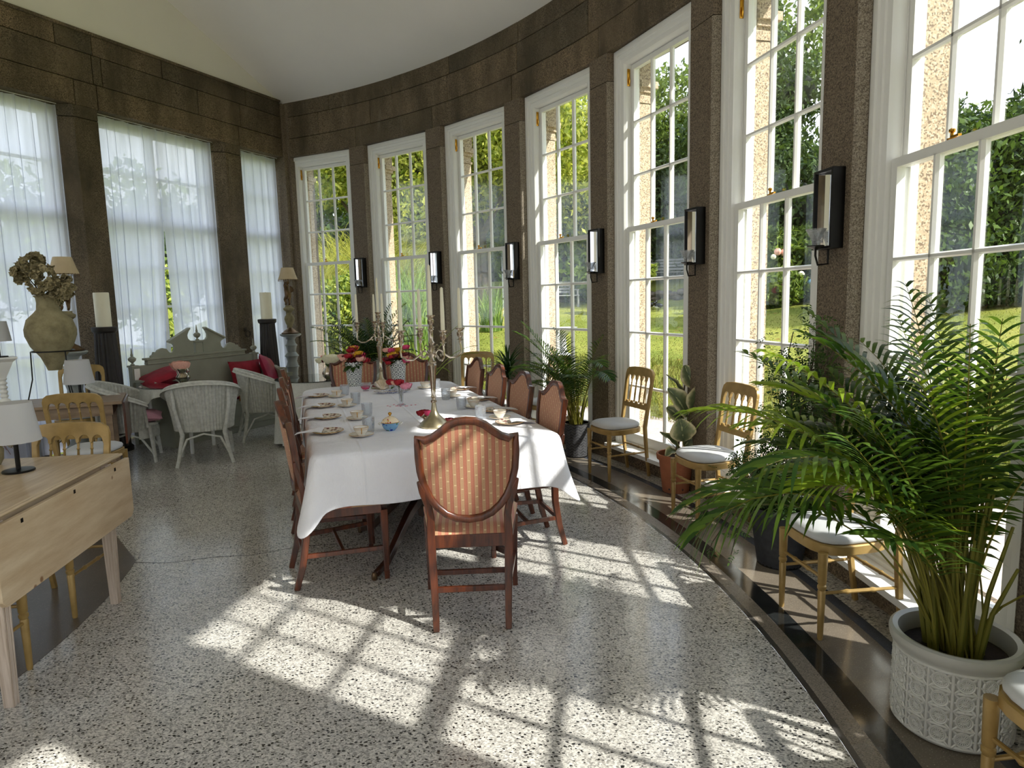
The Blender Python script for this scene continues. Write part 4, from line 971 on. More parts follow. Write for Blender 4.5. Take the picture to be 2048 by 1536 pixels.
def bouquet_pot(label, x, y, sc, seed):
    t = thing('flower_pot', label, 'flower pot', (x, y, ZT), 0, 'lace-patterned flower pots at the far end of the table')
    n = 48; rs = []
    def fn(u, v):
        a = 2 * PI * u; r_ = .066 + .020 * v; z = .235 * v; 
        if v > .97: z = .235 + .010 * abs(math.sin(a * 8)); 
        return (r_ * math.cos(a), r_ * math.sin(a), z)
    part('pot', MB().grid(fn, 64, 14), 'lace_pot', t, 60, uvs=True); part('inner_wall', MB().lathe([(.062, .003), (.082, .23)], 0, 0, 24, cap=False), 'white_glaze', t); part('base', MB().lathe([(.064, 0), (.066, .012), (.07, .014)], 0, 0, 24), 'white_glaze', t); part('soil', MB().lathe([(.078, .185), (.078, .195)], 0, 0, 16), 'soil', t)
    leaves(t, 0, 0, .22, 44, .10, 'bouquet_leaf', seed, 'foliage', 1.5, .5)
    rn = random.Random(seed); cols = ['red_petal', 'dark_red_petal', 'hot_pink_petal', 'yellow_petal', 'blush_petal', 'dark_red_petal', 'yellow_petal', 'red_petal']
    for i in range(30):
        a = rn.uniform(0, 6.28); q = .125 * math.sqrt(rn.random()); rose(t, q * math.cos(a), q * math.sin(a), .27 + rn.uniform(.0, .15) - q * .5, rn.uniform(.034, .050), cols[i % 8], seed + i, 9)
    st = MB()
    for i in range(14):
        a = rn.uniform(0, 6.28); q = rn.uniform(.03, .11); st.tube([(0.02 * math.cos(a), .02 * math.sin(a), .19), (q * math.cos(a), q * math.sin(a), .29)], .0018, 5)
    part('stems', st, 'palm_stem', t)
bouquet_pot('left lace-patterned pot of red and yellow flowers', -1.585, 6.63, 1, 3); bouquet_pot('right lace-patterned pot of red and yellow flowers', -1.165, 6.76, 1, 30)

GS = 'place settings on the dining table'
def cup_saucer():
    t = thing('teacup', '', 'teacup', (0, 0, 0), 0, 'gilt-handled teacups on saucers'); 
    sa = part('saucer', MB().lathe([(.03, .0), (.035, .003), (.05, .006), (.074, .014), (.0765, .017), (.074, .0175), (.05, .010), (.02, .008)], 0, 0, 24), 'porcelain', t)
    part('rim', MB().tube([(.0755 * math.cos(a), .0755 * math.sin(a), .0172) for a in np.linspace(0, 2 * PI, 25)], .0012, 5), 'gilt', sa)
    cu = part('cup', MB().lathe([(.022, .009), (.024, .014), (.030, .022), (.040, .038), (.0455, .056), (.047, .060), (.0455, .0605), (.043, .055), (.036, .036), (.022, .022), (.004, .02)], 0, 0, 22), 'porcelain', t)
    part('gilt_rim', MB().tube([(.0465 * math.cos(a), .0465 * math.sin(a), .0603) for a in np.linspace(0, 2 * PI, 25)], .0014, 5).tube([(.0468 * math.cos(a), .0468 * math.sin(a), .050) for a in np.linspace(0, 2 * PI, 25)], .0009, 5), 'gilt', cu)
    part('handle', MB().tube([(.043 * 1, 0, .054), (.060, 0, .060), (.068, 0, .046), (.060, 0, .028), (.036, 0, .028)], .0028, 6), 'gilt', cu); return t
def tumbler():
    t = thing('glass_tumbler', '', 'glass', (0, 0, 0), 0, 'cut glass tumblers'); mb = MB(); n = 28
    def ring(r_, z_, k=0): return [(r_ * (1 + k * (1 if j % 2 else -1)) * math.cos(2 * PI * j / n), r_ * (1 + k * (1 if j % 2 else -1)) * math.sin(2 * PI * j / n), z_) for j in range(n)]
    mb.rings([ring(.029, 0), ring(.033, .004, .02), ring(.036, .03, .03), ring(.038, .06, .03), ring(.0395, .075, .0), ring(.040, .095), ring(.038, .095), ring(.037, .07), ring(.034, .03), ring(.030, .012)])
    part('body', mb, 'cut_crystal', t, 20); return t
def plate_set():
    t = thing('plate', '', 'plate', (0, 0, 0), 0, 'patterned tea plates'); 
    pl_ = part('dish', MB().lathe([(.05, 0), (.055, .004), (.085, .010), (.098, .016), (.100, .018), (.097, .019), (.08, .013), (.05, .008), (.003, .007)], 0, 0, 28), 'floral_plate', t)
    part('gilt_rim', MB().tube([(.0995 * math.cos(a), .0995 * math.sin(a), .0182) for a in np.linspace(0, 2 * PI, 29)], .0014, 5), 'gilt', pl_); return t
def napkin():
    def fn(u, v):
        x = .0 + .17 * u; y = (-.075 + .15 * v) * (1 - .6 * u); z = .024 + .003 * math.sin(u * 9) + .003 * math.sin(v * 11 + u * 5)
        z = z if x > -.2 else 0
        return (x, y, z - .019 * max(0, (u - .5)) / .5)
    return part('napkin', MB().grid(fn, 14, 8), 'white_linen', ang=180)
cu0, gl0, pl0, na0 = cup_saucer(), tumbler(), plate_set(), napkin(); tag(na0, '', 'napkin', 'napkins laid across the plates'); so_ = na0.modifiers.new('thick', 'SOLIDIFY'); so_.thickness = .002
first = {}
def put(proto, x, y, rot, label, z=ZT):
    if proto.name not in first: first[proto.name] = 1; o = proto; o.location = (x, y, z); o.rotation_euler = (0, 0, rot); o['label'] = label; return o
    return dup(proto, (x, y, z), rot, label)
posL = [((-1.19, 4.19), (-.945, 4.055), (-.93, 4.20)), ((-1.345, 4.74), (-1.11, 4.66), (-1.07, 4.81)), ((-1.53, 5.28), (-1.33, 5.27), (-1.29, 5.40)), ((-1.74, 5.88), (-1.555, 5.82), (-1.52, 5.96))]
for i, (p, c, g) in enumerate(posL):
    put(pl0, *p, 0, 'patterned plate under a napkin, %s on the left side of the table' % LL[i]); put(cu0, *c, math.radians(-75), 'gilt-handled teacup on saucer, %s on the left side of the table' % LL[i])
    put(gl0, *g, i, 'cut glass tumbler behind the %s teacup on the left side' % LL[i]); put(na0, p[0] - .03, p[1] - .01, TH + PI + .15 * (i - 1), 'white napkin lying over the %s plate on the left side' % LL[i], ZT + .001)
posR = [((-.02, 4.36), (-.09, 4.56), (-.225, 4.58)), ((-.13, 4.86), (-.30, 5.06), (-.39, 5.00)), ((-.28, 5.44), (-.52, 5.66), (-.56, 5.53)), ((-.48, 6.12), (-.83, 6.28), (-.72, 6.24))]
for i, (p, c, g) in enumerate(posR):
    put(pl0, *p, 1 + i, 'patterned plate with napkin, %s on the window side of the table' % LL[i]); put(cu0, *c, math.radians(100), 'gilt-handled teacup on saucer, %s on the window side of the table' % LL[i])
    put(gl0, *g, i * 2, 'cut glass tumbler, %s on the window side of the table' % LL[i]); put(na0, p[0] - .0, p[1], TH + .2 * (i - 1), 'white napkin lying over the %s plate on the window side' % LL[i], ZT + .001)
# sugar bowl with floral lid
t = thing('sugar_bowl', 'blue china sugar bowl with floral lid and gold knob', 'sugar bowl', (-.795, 4.23, ZT), .1)
b_ = part('bowl', MB().lathe([(.028, 0), (.030, .004), (.045, .018), (.053, .036), (.056, .052), (.058, .054), (.052, .052)], 0, 0, 26), 'floral_bowl', t)
for s in (-1, 1): part('handle', MB().tube([(s * .054, 0, .046), (s * .07, 0, .056), (s * .078, 0, .05), (s * .066, 0, .04)], .004, 6), 'porcelain', b_)
l_ = part('lid', MB().lathe([(.056, .055), (.057, .058), (.048, .072), (.034, .084), (.015, .092), (.006, .095)], 0, 0, 26), 'floral_lid', t); part('rim', MB().tube([(.0572 * math.cos(a), .0572 * math.sin(a), .056) for a in np.linspace(0, 2 * PI, 29)], .002, 5), 'gilt', t); part('knob', MB().lathe([(.006, .094), (.005, .100), (.012, .108), (.011, .116), (.004, .121)], 0, 0, 12), 'gilt', l_)
# silver compote of roses
t = thing('silver_compote', 'small silver footed bowl holding pink-red roses, left of the candelabra foot', 'bowl', (-.60, 4.44, ZT)); part('foot', MB().lathe([(.032, 0), (.033, .004), (.020, .012), (.008, .022), (.008, .034), (.02, .042)], 0, 0, 18), 'silver', t); part('bowl', MB().lathe([(.012, .038), (.030, .048), (.037, .062), (.036, .078), (.039, .082), (.034, .080)], 0, 0, 20), 'silver', t)
for i, (dx, dy) in enumerate(((-.02, -.01), (.02, -.01), (0, .02))): rose(t, dx, dy, .080, .036, ('red_petal', 'hot_pink_petal', 'red_petal')[i], i, 12)
t = thing('rose', 'dark red rose lying beside the foot of the candelabra', 'rose', (-.425, 4.37, ZT)); rose(t, 0, 0, .03, .046, 'dark_red_petal', 4, 16); part('stem', MB().tube([(0, 0, .03), (.02, .03, .015), (.03, .10, .004)], .0025, 5), 'palm_stem', t); leaves(t, .01, .02, .02, 3, .05, 'bouquet_leaf', 3)
# cut glass vase with roses
t = thing('bud_vase', 'slim cut glass vase with red and pink roses', 'vase', (-.895, 5.28, ZT)); part('vase', MB().lathe([(.034, 0), (.036, .003), (.03, .008), (.012, .016), (.016, .03), (.019, .09), (.026, .15), (.023, .15), (.015, .09), (.008, .03)], 0, 0, 16), 'cut_crystal', t, 20)
part('stems', MB().tube([(0, 0, .03), (.01, 0, .17)], .003, 5).tube([(.004, .004, .03), (-.02, .01, .18)], .003, 5), 'palm_stem', t); rose(t, .045, -.015, .165, .05, 'pink_petal', 2, 18); rose(t, -.012, .0, .195, .045, 'red_petal', 5, 16); rose(t, -.05, .01, .185, .036, 'blush_petal', 6, 12); leaves(t, -.03, -.01, .155, 9, .06, 'bouquet_leaf', 8, 'leaves')
pm = MB(); rn = random.Random(3)
for i in range(14): a = rn.uniform(0, 6.28); q = rn.uniform(.04, .13); pm.ball((-.895 + q * math.cos(a), 5.26 + q * .6 * math.sin(a), ZT + .003), .009, 6, 4, (1, .7, .3))
tag(part('petals', pm, 'pink_petal'), 'fallen rose petals scattered round the glass vase', 'petals', kind='stuff')
# dishes in the middle
t = thing('serving_dish', 'oval blue and white dish lying in front of the far candelabra', 'dish', (-1.10, 6.03, ZT), TH - .1); part('dish', MB().lathe([(.10, 0), (.11, .004), (.15, .016), (.158, .022), (.152, .022), (.11, .010), (.02, .008)], 0, 0, 32, 1.05, .45), 'blue_pattern', t); part('rim', MB().tube([(.166 * math.cos(a), .0715 * math.sin(a), .022) for a in np.linspace(0, 2 * PI, 33)], .003, 5), 'silver', t)
t = thing('glass_bowl', 'pink-filled footed glass bowl near the left flower pot', 'bowl', (-1.385, 6.22, ZT)); part('foot', MB().lathe([(.028, 0), (.03, .003), (.008, .01), (.008, .02)], 0, 0, 16), 'cut_crystal', t, 20); part('bowl', MB().lathe([(.01, .02), (.035, .03), (.052, .055), (.056, .075), (.053, .075), (.03, .035)], 0, 0, 20), 'cut_crystal', t, 20); rose(t, 0, 0, .04, .042, 'hot_pink_petal', 7, 18)
t = thing('glass_jug', 'small cut glass vase with one red rose on the blue dish', 'vase', (-1.09, 6.03, ZT + .022)); part('vase', MB().lathe([(.02, 0), (.032, .01), (.038, .035), (.032, .065), (.03, .075), (.026, .07), (.02, .02)], 0, 0, 18), 'cut_crystal', t, 20); rose(t, -.02, 0, .088, .048, 'red_petal', 9, 16)
t = thing('silver_shell', 'shell-shaped silver dish leaning behind the blue dish', 'dish', (-1.23, 6.22, ZT)); part('shell', MB().grid(lambda u, v: ((v * .11) * math.cos(PI * (.1 + .8 * u)), .02 + .03 * v, .005 + v * .095 * math.sin(PI * (.1 + .8 * u)) + .003 * math.cos(u * 40) * v), 40, 6), 'silver', t, 60); part('stand', MB().box(-.03, .0, 0, .03, .05, .01), 'silver', t)

# ------------------------------------------------------------------ gold ballroom chairs
def gold_chair():
    t = thing('ballroom_chair', '', 'chair')
    def by(z): return -.185 - (z - .45) * .16
    hw = .185
    for s in (-1, 1):
        m_ = MB(); m_.rail([(s * .172, -.235, 0), (s * .178, -.205, .22), (s * .182, by(.45), .45), (s * .188, by(.62), .62), (s * .195, by(.80), .80), (s * .197, by(.88), .88)], [.024, .028, .034, .034, .032, .030], [.024, .026, .028, .026, .024, .024], Vector((0, 1, 0)))
        part('rear_post', m_, 'gold_paint', t, bevel=.004)
        part('front_leg', MB().lathe([(.011, 0), (.013, .01), (.0175, .235), (.015, .240), (.020, .250), (.020, .262), (.015, .268), (.019, .275), (.022, .42)], s * .170, .175, 12), 'gold_paint', t)
    # crest rail with four little arches between the spindles
    xs = [-.112, -.038, .038, .112]; edges = [-.182] + xs + [.182]; poly = []
    zt = .965; top = [(-.211, .84), (-.211, .90), (-.200, .935), (-.170, .957), (-.10, .966), (0, .969), (.10, .966), (.170, .957), (.200, .935), (.211, .90), (.211, .84), (.182, .84)]
    low = []
    for i in range(5):
        a, b = edges[5 - i], edges[4 - i]; c = (a + b) / 2; r_ = abs(a - b) / 2 - .009
        for k in range(9): an = PI * k / 8; low.append((c + r_ * math.cos(an), .868 + r_ * .95 * math.sin(an)))
        if i < 4: low += [(b + .009, .858), (b, .846), (b - .009, .858)]
    poly = top + low[:] + [(-.182, .84)]
    part('crest_rail', MB().prism(poly, lambda a, b, d: (a, by(b) + d, b), -.012, .012), 'gold_paint', t, 40, bevel=.002)
    for x in xs:
        z0, z1 = .648, .850; pr = [(0, .007), (.04, .008), (.06, .012), (.075, .007), (.09, .007), (.35, .0095), (.6, .0075), (.8, .006), (.83, .010), (.87, .006), (1, .008)]
        m_ = MB().tube([(x, by(z0 + (z1 - z0) * q), z0 + (z1 - z0) * q) for q, r_ in pr], [r_ for q, r_ in pr], 8); part('spindle', m_, 'gold_paint', t)
    m_ = MB().prism([(-.185, .600), (.185, .600), (.185, .640), (-.185, .640)], lambda a, b, d: (a, by(b) + d, b), -.011, .011)
    for i in range(5):
        c = (edges[i] + edges[i + 1]) / 2; m_.ball((c, by(.645), .645), .016, 8, 5)
    part('lower_rail', m_, 'gold_paint', t, bevel=0)
    def plan(f, n=28):
        P = []
        for j in range(n):
            a = 2 * PI * j / n; c, s_ = math.cos(a), math.sin(a); k = 1 / (abs(c) ** 3.2 + abs(s_) ** 3.2) ** (1 / 3.2); w_ = .195 + .020 * s_; P.append((c * k * w_ * f, s_ * k * .20 * f + .0))
        return P
    fr = MB().rings([[(x, y, .405) for x, y in plan(.97)], [(x, y, .41) for x, y in plan(1.0)], [(x, y, .448) for x, y in plan(1.0)], [(x, y, .453) for x, y in plan(.97)]]); part('seat_frame', fr, 'gold_paint', t)
    pd = MB().rings([[(x, y, z) for x, y in plan(f)] for f, z in ((.90, .453), (.955, .460), (.97, .474), (.93, .490), (.8, .502), (.5, .509), (.1, .511))]); part('seat_pad', pd, 'seat_pad', t, 60)
    def rod(a, b):
        P = [Vector(a).lerp(Vector(b), q) for q in (0, .28, .30, .33, .36, .38, .62, .64, .67, .70, .72, 1)]; return MB().tube(P, [.008, .008, .010, .013, .010, .0095, .0095, .010, .013, .010, .008, .008], 8)
    for s in (-1, 1): part('side_stretcher', rod((s * .176, -.20, .225), (s * .170, .175, .225)), 'gold_paint', t)
    part('front_stretcher', rod((-.170, .175, .30), (.170, .175, .30)), 'gold_paint', t); part('rear_stretcher', rod((-.177, -.20, .25), (.177, -.20, .25)), 'gold_paint', t)
    return t
GG = 'gold ballroom chairs'
g0 = gold_chair(); g0.location = (.925, 5.86, 0); g0.rotation_euler = (0, 0, math.radians(113)); g0['group'] = GG; g0['label'] = 'gold ballroom chair with grey seat pad between the black chevron pot and the terracotta pot'
def gput(x, y, r, lab, sc=1.0):
    o = dup(g0, (x, y, 0), math.radians(r), lab, GG); o.scale = (sc, sc, sc); return o
gput(1.385, 4.63, 105, 'gold ballroom chair with grey seat pad just in front of the terracotta pot')
gput(1.555, 3.09, 97, 'gold ballroom chair half hidden by the big palm fronds')
gput(1.565, 1.64, 96, 'gold ballroom chair cut off at the lower right edge')
gput(-.46, 8.02, 172, 'gold ballroom chair behind the farthest window-side dining chair')
gput(.36, 7.25, 128, 'gold ballroom chair hidden behind the palm in the chevron pot')
gput(-1.70, 8.75, 165, 'gold ballroom chair glimpsed between the two flower pots')
gput(-3.44, 5.32, 10, 'gold ballroom chair with its back to us at the old wooden table')
gput(-2.50, 3.46, 184, 'gold ballroom chair behind the pine drop-leaf table, its crest above the top')
gput(-2.36, 2.62, 4, 'gold ballroom chair tucked under the near side of the pine table')
gput(-4.62, 6.98, 200, 'gold ballroom chair standing behind the old wooden table', 1.04)

# ------------------------------------------------------------------ pine drop-leaf table
t = thing('drop_leaf_table', 'pale scrubbed pine drop-leaf table with its leaf hanging down', 'table', (-2.115, 3.055, 0), math.radians(7.5))
part('tabletop', MB().box(-.80, -.60, .774, -.018, .60, .800), 'pine', t, bevel=.006)
for i, (a, b) in enumerate(((-.45, -.02), (.02, .45))): pass
part('rule_joint', MB().box(-.018, -.598, .786, .0, .598, .799), 'pine', t, bevel=.006)
lf = part('drop_leaf', MB().prism([(-.60, .772), (.60, .772), (.60, .47), (.57, .44), (-.57, .44), (-.60, .47)], lambda a, b, d: (d, a, b), .004, .028), 'pine', t, bevel=.003)
for y in (-.42, 0, .42): part('hinge_peg', MB().box(.0275, y - .008, .738, .0295, y + .008, .756), 'black_lacquer', lf)
part('apron', MB().box(-.74, -.46, .66, -.05, -.43, .774).box(-.74, .43, .66, -.05, .46, .774).box(-.05, -.46, .66, -.03, .46, .774).box(-.76, -.46, .66, -.74, .46, .774), 'pine', t)
for sx, sy in ((-.035, -.52), (-.035, .42), (-.74, -.52), (-.74, .42)):
    m_ = MB().rail([(sx, sy, 0), (sx, sy, .66), (sx, sy, .774)], [.040, .062, .066], [.040, .062, .066], Vector((0, 1, 0)))
    for d in (-.012, .012):
        m_.prism([(sx + .020, 0), (sx + .0325, .66), (sx + .035, .66), (sx + .0225, 0)], lambda a, b, e: (a, e, b), sy + d - .004, sy + d + .004)
    part('leg', m_, 'pine_pale', t, bevel=.003)
def table_lamp(label, x, y, z, rot=0, h=.35, sc=1):
    t = thing('table_lamp', label, 'lamp', (x, y, z), rot, 'white-shaded black table lamps'); t.scale = (sc, sc, sc)
    part('base', MB().lathe([(.070, 0), (.071, .006), (.068, .010), (.012, .013)], 0, 0, 28), 'black_metal', t); part('stem', MB().lathe([(.011, .012), (.0105, .26)], 0, 0, 14), 'black_metal', t)
    sh = MB().rings([[(r_ * math.cos(2 * PI * j / 36), r_ * math.sin(2 * PI * j / 36), z_) for j in range(36)] for r_, z_ in ((.113, .155), (.086, .350), (.004, .352), (.084, .347), (.110, .157))], cap=False)
    part('lamp_shade', sh, 'white_shade', t); part('collar', MB().lathe([(.02, .25), (.02, .29), (.012, .345)], 0, 0, 12), 'black_metal', t); return t
table_lamp('white-shaded table lamp on the pine drop-leaf table', -2.50, 3.27, .80)
# dried flowers beside the lamp
t = thing('dried_flower_vase', 'brown vase of dried reddish flowers behind the lamp at the left edge', 'vase', (-2.74, 3.42, .80)); part('vase', MB().lathe([(.03, 0), (.045, .03), (.05, .08), (.03, .13), (.035, .15)], 0, 0, 16), 'amphora_clay', t)
rn = random.Random(2); m_ = MB()
for i in range(60):
    a = rn.uniform(0, 6.28); q = rn.uniform(.02, .13); zz = rn.uniform(.05, .28); m_.tube([(0, 0, .13), (q * .5 * math.cos(a), q * .5 * math.sin(a), (.13 + zz) / 2 + .05), (q * math.cos(a), q * math.sin(a), zz)], .0012, 3)
part('stems', m_, 'dark_red_petal', t)
quads('dried_heads', leaf_cloud([(0, 0, .17, .12, .12, .11)], 500, .012, 5), 'dried_flower', t)

# ------------------------------------------------------------------ old wooden table with urn
T2 = math.radians(27)
t = thing('wooden_table', 'old plank-topped wooden table under the urn', 'table', (-4.43, 6.12, 0), T2)
for i in range(4): part('plank', MB().box(-.70, -.36 + .18 * i + .0015, .722, .70, -.18 + .18 * i - .0015, .750), 'old_wood', t, bevel=.002)
part('apron', MB().box(-.62, -.31, .62, .62, -.285, .722).box(-.62, .285, .62, .62, .31, .722).box(.595, -.285, .62, .62, .285, .722).box(-.62, -.285, .62, -.595, .285, .722), 'old_wood', t)
part('drop_leaf', MB().box(.702, -.34, .34, .722, .34, .735), 'mahogany', t, bevel=.003)
for sx in (-.58, .58):
    for sy in (-.27, .27): part('leg', MB().rail([(sx, sy, 0), (sx, sy, .722)], [.045, .06], [.045, .06], Vector((0, 1, 0))), 'old_wood', t)
table_lamp('white-shaded table lamp on the old wooden table beside the urn', -4.02, 6.12, .751, sc=1.12)
# urn on its wire stand
t = thing('amphora', 'tall pointed clay amphora holding dried hydrangea heads', 'urn', (-4.30, 6.22, .751))
body = MB().lathe([(.055, .295), (.066, .33), (.10, .42), (.17, .52), (.205, .62), (.207, .68), (.18, .77), (.12, .83), (.095, .86), (.088, .92), (.092, .97), (.108, .985), (.105, .992), (.085, .985), (.075, .93)], 0, 0, 30)
part('body', body, 'amphora_clay', t)
rn = random.Random(9)
for (hx, hz, r_) in ((-.17, 1.20, .10), (-.10, 1.27, .085), (-.03, 1.30, .07), (-.05, 1.15, .11), (.04, 1.12, .13), (.02, 1.04, .10), (.13, 1.07, .10), (.18, 1.03, .085), (.10, .98, .09), (-.24, 1.17, .06)):
    quads('flower_head', leaf_cloud([(hx, rn.uniform(-.06, .06), hz, r_, r_, r_)], 420, .022, int(hx * 100) + 40, 2.0, 0, hollow=.8), 'dried_flower', t)
m_ = MB()
for hx, hz in ((-.17, 1.18), (.04, 1.05), (.14, 1.0), (-.05, 1.1)): m_.tube([(hx * .2, 0, .9), (hx * .5, 0, (.95 + hz) / 2), (hx, 0, hz)], .005, 5)
part('stems', m_, 'bark', t)
t = thing('wire_stand', 'black wire tripod stand holding the amphora', 'stand', (-4.30, 6.22, .751), .3)
m_ = MB().tube([(.172 * math.cos(a), .172 * math.sin(a), .475) for a in np.linspace(0, 2 * PI, 25)], .006, 6); part('ring', m_, 'black_metal', t)
for a in (200, 320, 80):
    a = math.radians(a); part('leg', MB().tube([(.172 * math.cos(a), .172 * math.sin(a), .475), (.18 * math.cos(a), .18 * math.sin(a), .22), (.235 * math.cos(a), .235 * math.sin(a), .005)], .006, 6), 'black_metal', t)
t = thing('candle_pedestal', 'short white turned pedestal carrying a lamp at the left edge', 'pedestal', (-4.62, 5.98, .751))
part('foot', MB().lathe([(.09, 0), (.09, .02), (.05, .04), (.035, .06)], 0, 0, 18), 'white_paint', t); part('shaft', MB().lathe([(.033, .06)] + [(.028 + .007 * math.sin(z_ * 160), z_) for z_ in np.linspace(.07, .24, 40)] + [(.035, .25)], 0, 0, 16), 'white_paint', t, 60); part('capital', MB().lathe([(.035, .25), (.05, .28), (.10, .37), (.115, .40), (.16, .43), (.16, .444)], 0, 0, 4), 'white_paint', t, 20)
table_lamp('white-shaded lamp on the white turned pedestal at the left edge', -4.62, 5.98, 1.196, sc=.92)

# ------------------------------------------------------------------ cherub lamps on turned grey columns, candle columns
def cherub_lamp(x, y, rot, lab, lab2):
    t = thing('turned_column', lab2, 'column', (x, y, 0), rot, 'grey turned columns carrying the cherub lamps')
    part('plinth', MB().lathe([(.17, 0), (.17, .06), (.13, .09), (.14, .14), (.10, .18)], 0, 0, 24), 'grey_column_paint', t)
    part('shaft', MB().lathe([(.10, .18), (.085, .24), (.075, .60), (.085, .66), (.10, .68), (.085, .70), (.07, .76), (.085, .82), (.105, .84), (.09, .86), (.06, .90), (.075, .98), (.09, 1.0), (.065, 1.03), (.055, 1.08), (.08, 1.12)], 0, 0, 24), 'grey_column_paint', t)
    part('top', MB().lathe([(.08, 1.12), (.13, 1.135), (.15, 1.15), (.155, 1.16), (.15, 1.172)], 0, 0, 28), 'grey_column_paint', t)
    t = thing('cherub_lamp', lab, 'lamp', (x, y, 1.173), rot, 'cream-shaded cherub lamps')
    part('foot', MB().lathe([(.125, 0), (.13, .015), (.10, .03), (.085, .05), (.05, .07), (.03, .09)], 0, 0, 24), 'bronze', t)
    part('stem', MB().lathe([(.03, .09), (.035, .11), (.06, .16), (.075, .22), (.07, .25), (.04, .29), (.03, .31), (.045, .33), (.075, .355), (.08, .38), (.05, .40), (.05, .42)], 0, 0, 20), 'amphora_clay', t)
    # cherub: a small chubby standing figure with an arm raised, wings at the back
    skv = [((0, 0, .575), .042), ((.002, 0, .63), .045), ((0, 0, .67), .036), ((.002, -.004, .70), .018), ((0, -.006, .735), .034), ((-.028, .0, .54), .030), ((-.034, -.018, .50), .022), ((-.026, .0, .45), .016), ((-.03, -.02, .425), .012), ((.030, .002, .54), .030), ((.045, -.03, .51), .022), ((.036, -.008, .46), .016), ((.04, -.028, .43), .012), ((-.048, -.004, .665), .018), ((-.068, -.03, .64), .014), ((-.045, -.055, .66), .011), ((.048, .0, .672), .018), ((.064, .0, .72), .014), ((.040, .0, .765), .011)]
    sedge = [(0, 1), (1, 2), (2, 3), (3, 4), (0, 5), (5, 6), (6, 7), (7, 8), (0, 9), (9, 10), (10, 11), (11, 12), (2, 13), (13, 14), (14, 15), (2, 16), (16, 17), (17, 18)]
    me = bpy.data.meshes.new('figure'); me.from_pydata([v for v, r_ in skv], sedge, []); me.materials.append(M('bronze')); o = link('cherub_figure', me, t)
    md = o.modifiers.new('skin', 'SKIN'); sv = me.skin_vertices[0].data
    for i, (v, r_) in enumerate(skv): sv[i].radius = (r_, r_)
    sv[0].use_root = True; sb = o.modifiers.new('sub', 'SUBSURF'); sb.levels = 2; sb.render_levels = 2
    for s in (-1, 1): part('wing', MB().grid(lambda u, v, s=s: (s * (.012 + .055 * u), .035 + .02 * u, .66 + .05 * (1 - v) * (1 - u * u) - .06 * v * (1 - .5 * u)), 5, 4), 'bronze', o)
    part('ball_hair', MB().ball((0, .004, .752), .030, 10, 7, (1, 1, .8)), 'bronze', o)
    part('rod', MB().lathe([(.008, .74), (.008, .86)], 0, .02, 8), 'bronze', t)
    sh = MB().rings([[(r_ * math.cos(2 * PI * j / 24), r_ * math.sin(2 * PI * j / 24) + .02, z_) for j in range(24)] for r_, z_ in ((.140, .805), (.115, .87), (.085, .975), (.083, .975), (.113, .87), (.138, .807))], cap=False)
    shd = part('lamp_shade', sh, 'shade_cream', t, 40); m_ = MB()
    for j in range(24): a = 2 * PI * j / 24; m_.tube([(.138 * math.cos(a), .138 * math.sin(a) + .02, .806), (.138 * math.cos(a), .138 * math.sin(a) + .02, .775)], .003, 4)
    tag(part('bead_fringe', m_, 'bronze', shd), kind='stuff')
cherub_lamp(*lw(.47, .35).xy, LROT, 'cream-shaded cherub lamp on the column near the room corner', 'grey turned column near the room corner')
cherub_lamp(*lw(3.74, .38).xy, LROT, 'cream-shaded cherub lamp partly hidden behind the urn', 'grey turned column behind the urn')
def candle_column(s, off, lab, lab2):
    x, y = lw(s, off).xy; t = thing('fluted_column', lab, 'column', (x, y, 0), LROT, 'dark fluted candle columns')
    n = 40; rs = []
    for z_, r_ in ((.06, .155), (.7, .135), (1.34, .105)): rs.append([((r_ - .010 * (j % 2)) * math.cos(2 * PI * j / n), (r_ - .010 * (j % 2)) * math.sin(2 * PI * j / n), z_) for j in range(n)])
    part('shaft', MB().rings(rs), 'dark_column', t, 20); part('base', MB().lathe([(.18, 0), (.18, .04), (.16, .06)], 0, 0, 28), 'dark_column', t); part('capital', MB().lathe([(.105, 1.34), (.125, 1.36), (.13, 1.40), (.12, 1.408)], 0, 0, 28), 'dark_column', t)
    t = thing('pillar_candle', lab2, 'candle', (x, y, 1.409), 0, 'thick ivory pillar candles'); part('wax', MB().lathe([(.078, 0), (.078, .37), (.074, .378), (.066, .376), (.01, .365)], 0, 0, 28), 'candle_wax', t, 50); part('wick', MB().tube([(0, 0, .36), (.002, 0, .385)], .002, 5), 'black_lacquer', t)
candle_column(3.30, .30, 'dark fluted column left of the settee', 'thick ivory candle on the column left of the settee')
candle_column(.90, .33, 'dark fluted column right of the settee', 'thick ivory candle on the column right of the settee')
x, y = lw(.99, .0).xy; t = thing('wall_hook', 'rusty iron ring and hook on the granite pier behind the settee', 'hook', (x, y, 1.2), LROT); part('ring', MB().tube([(.045 * math.cos(a), .035, .045 * math.sin(a)) for a in np.linspace(0, 2 * PI, 17)], .010, 6), 'grey_iron', t); part('plate', MB().box(.0, .0, .03, .04, .02, .09).tube([(.02, .015, .06), (.02, .045, .055), (.01, .05, .04)], .012, 6), 'grey_iron', t)

# ------------------------------------------------------------------ painted settee
SX, SY_ = lw(2.03, .0).xy
t = thing('settee', 'grey-green painted wooden settee with broken pediment back', 'settee', (SX, SY_, 0), LROT)
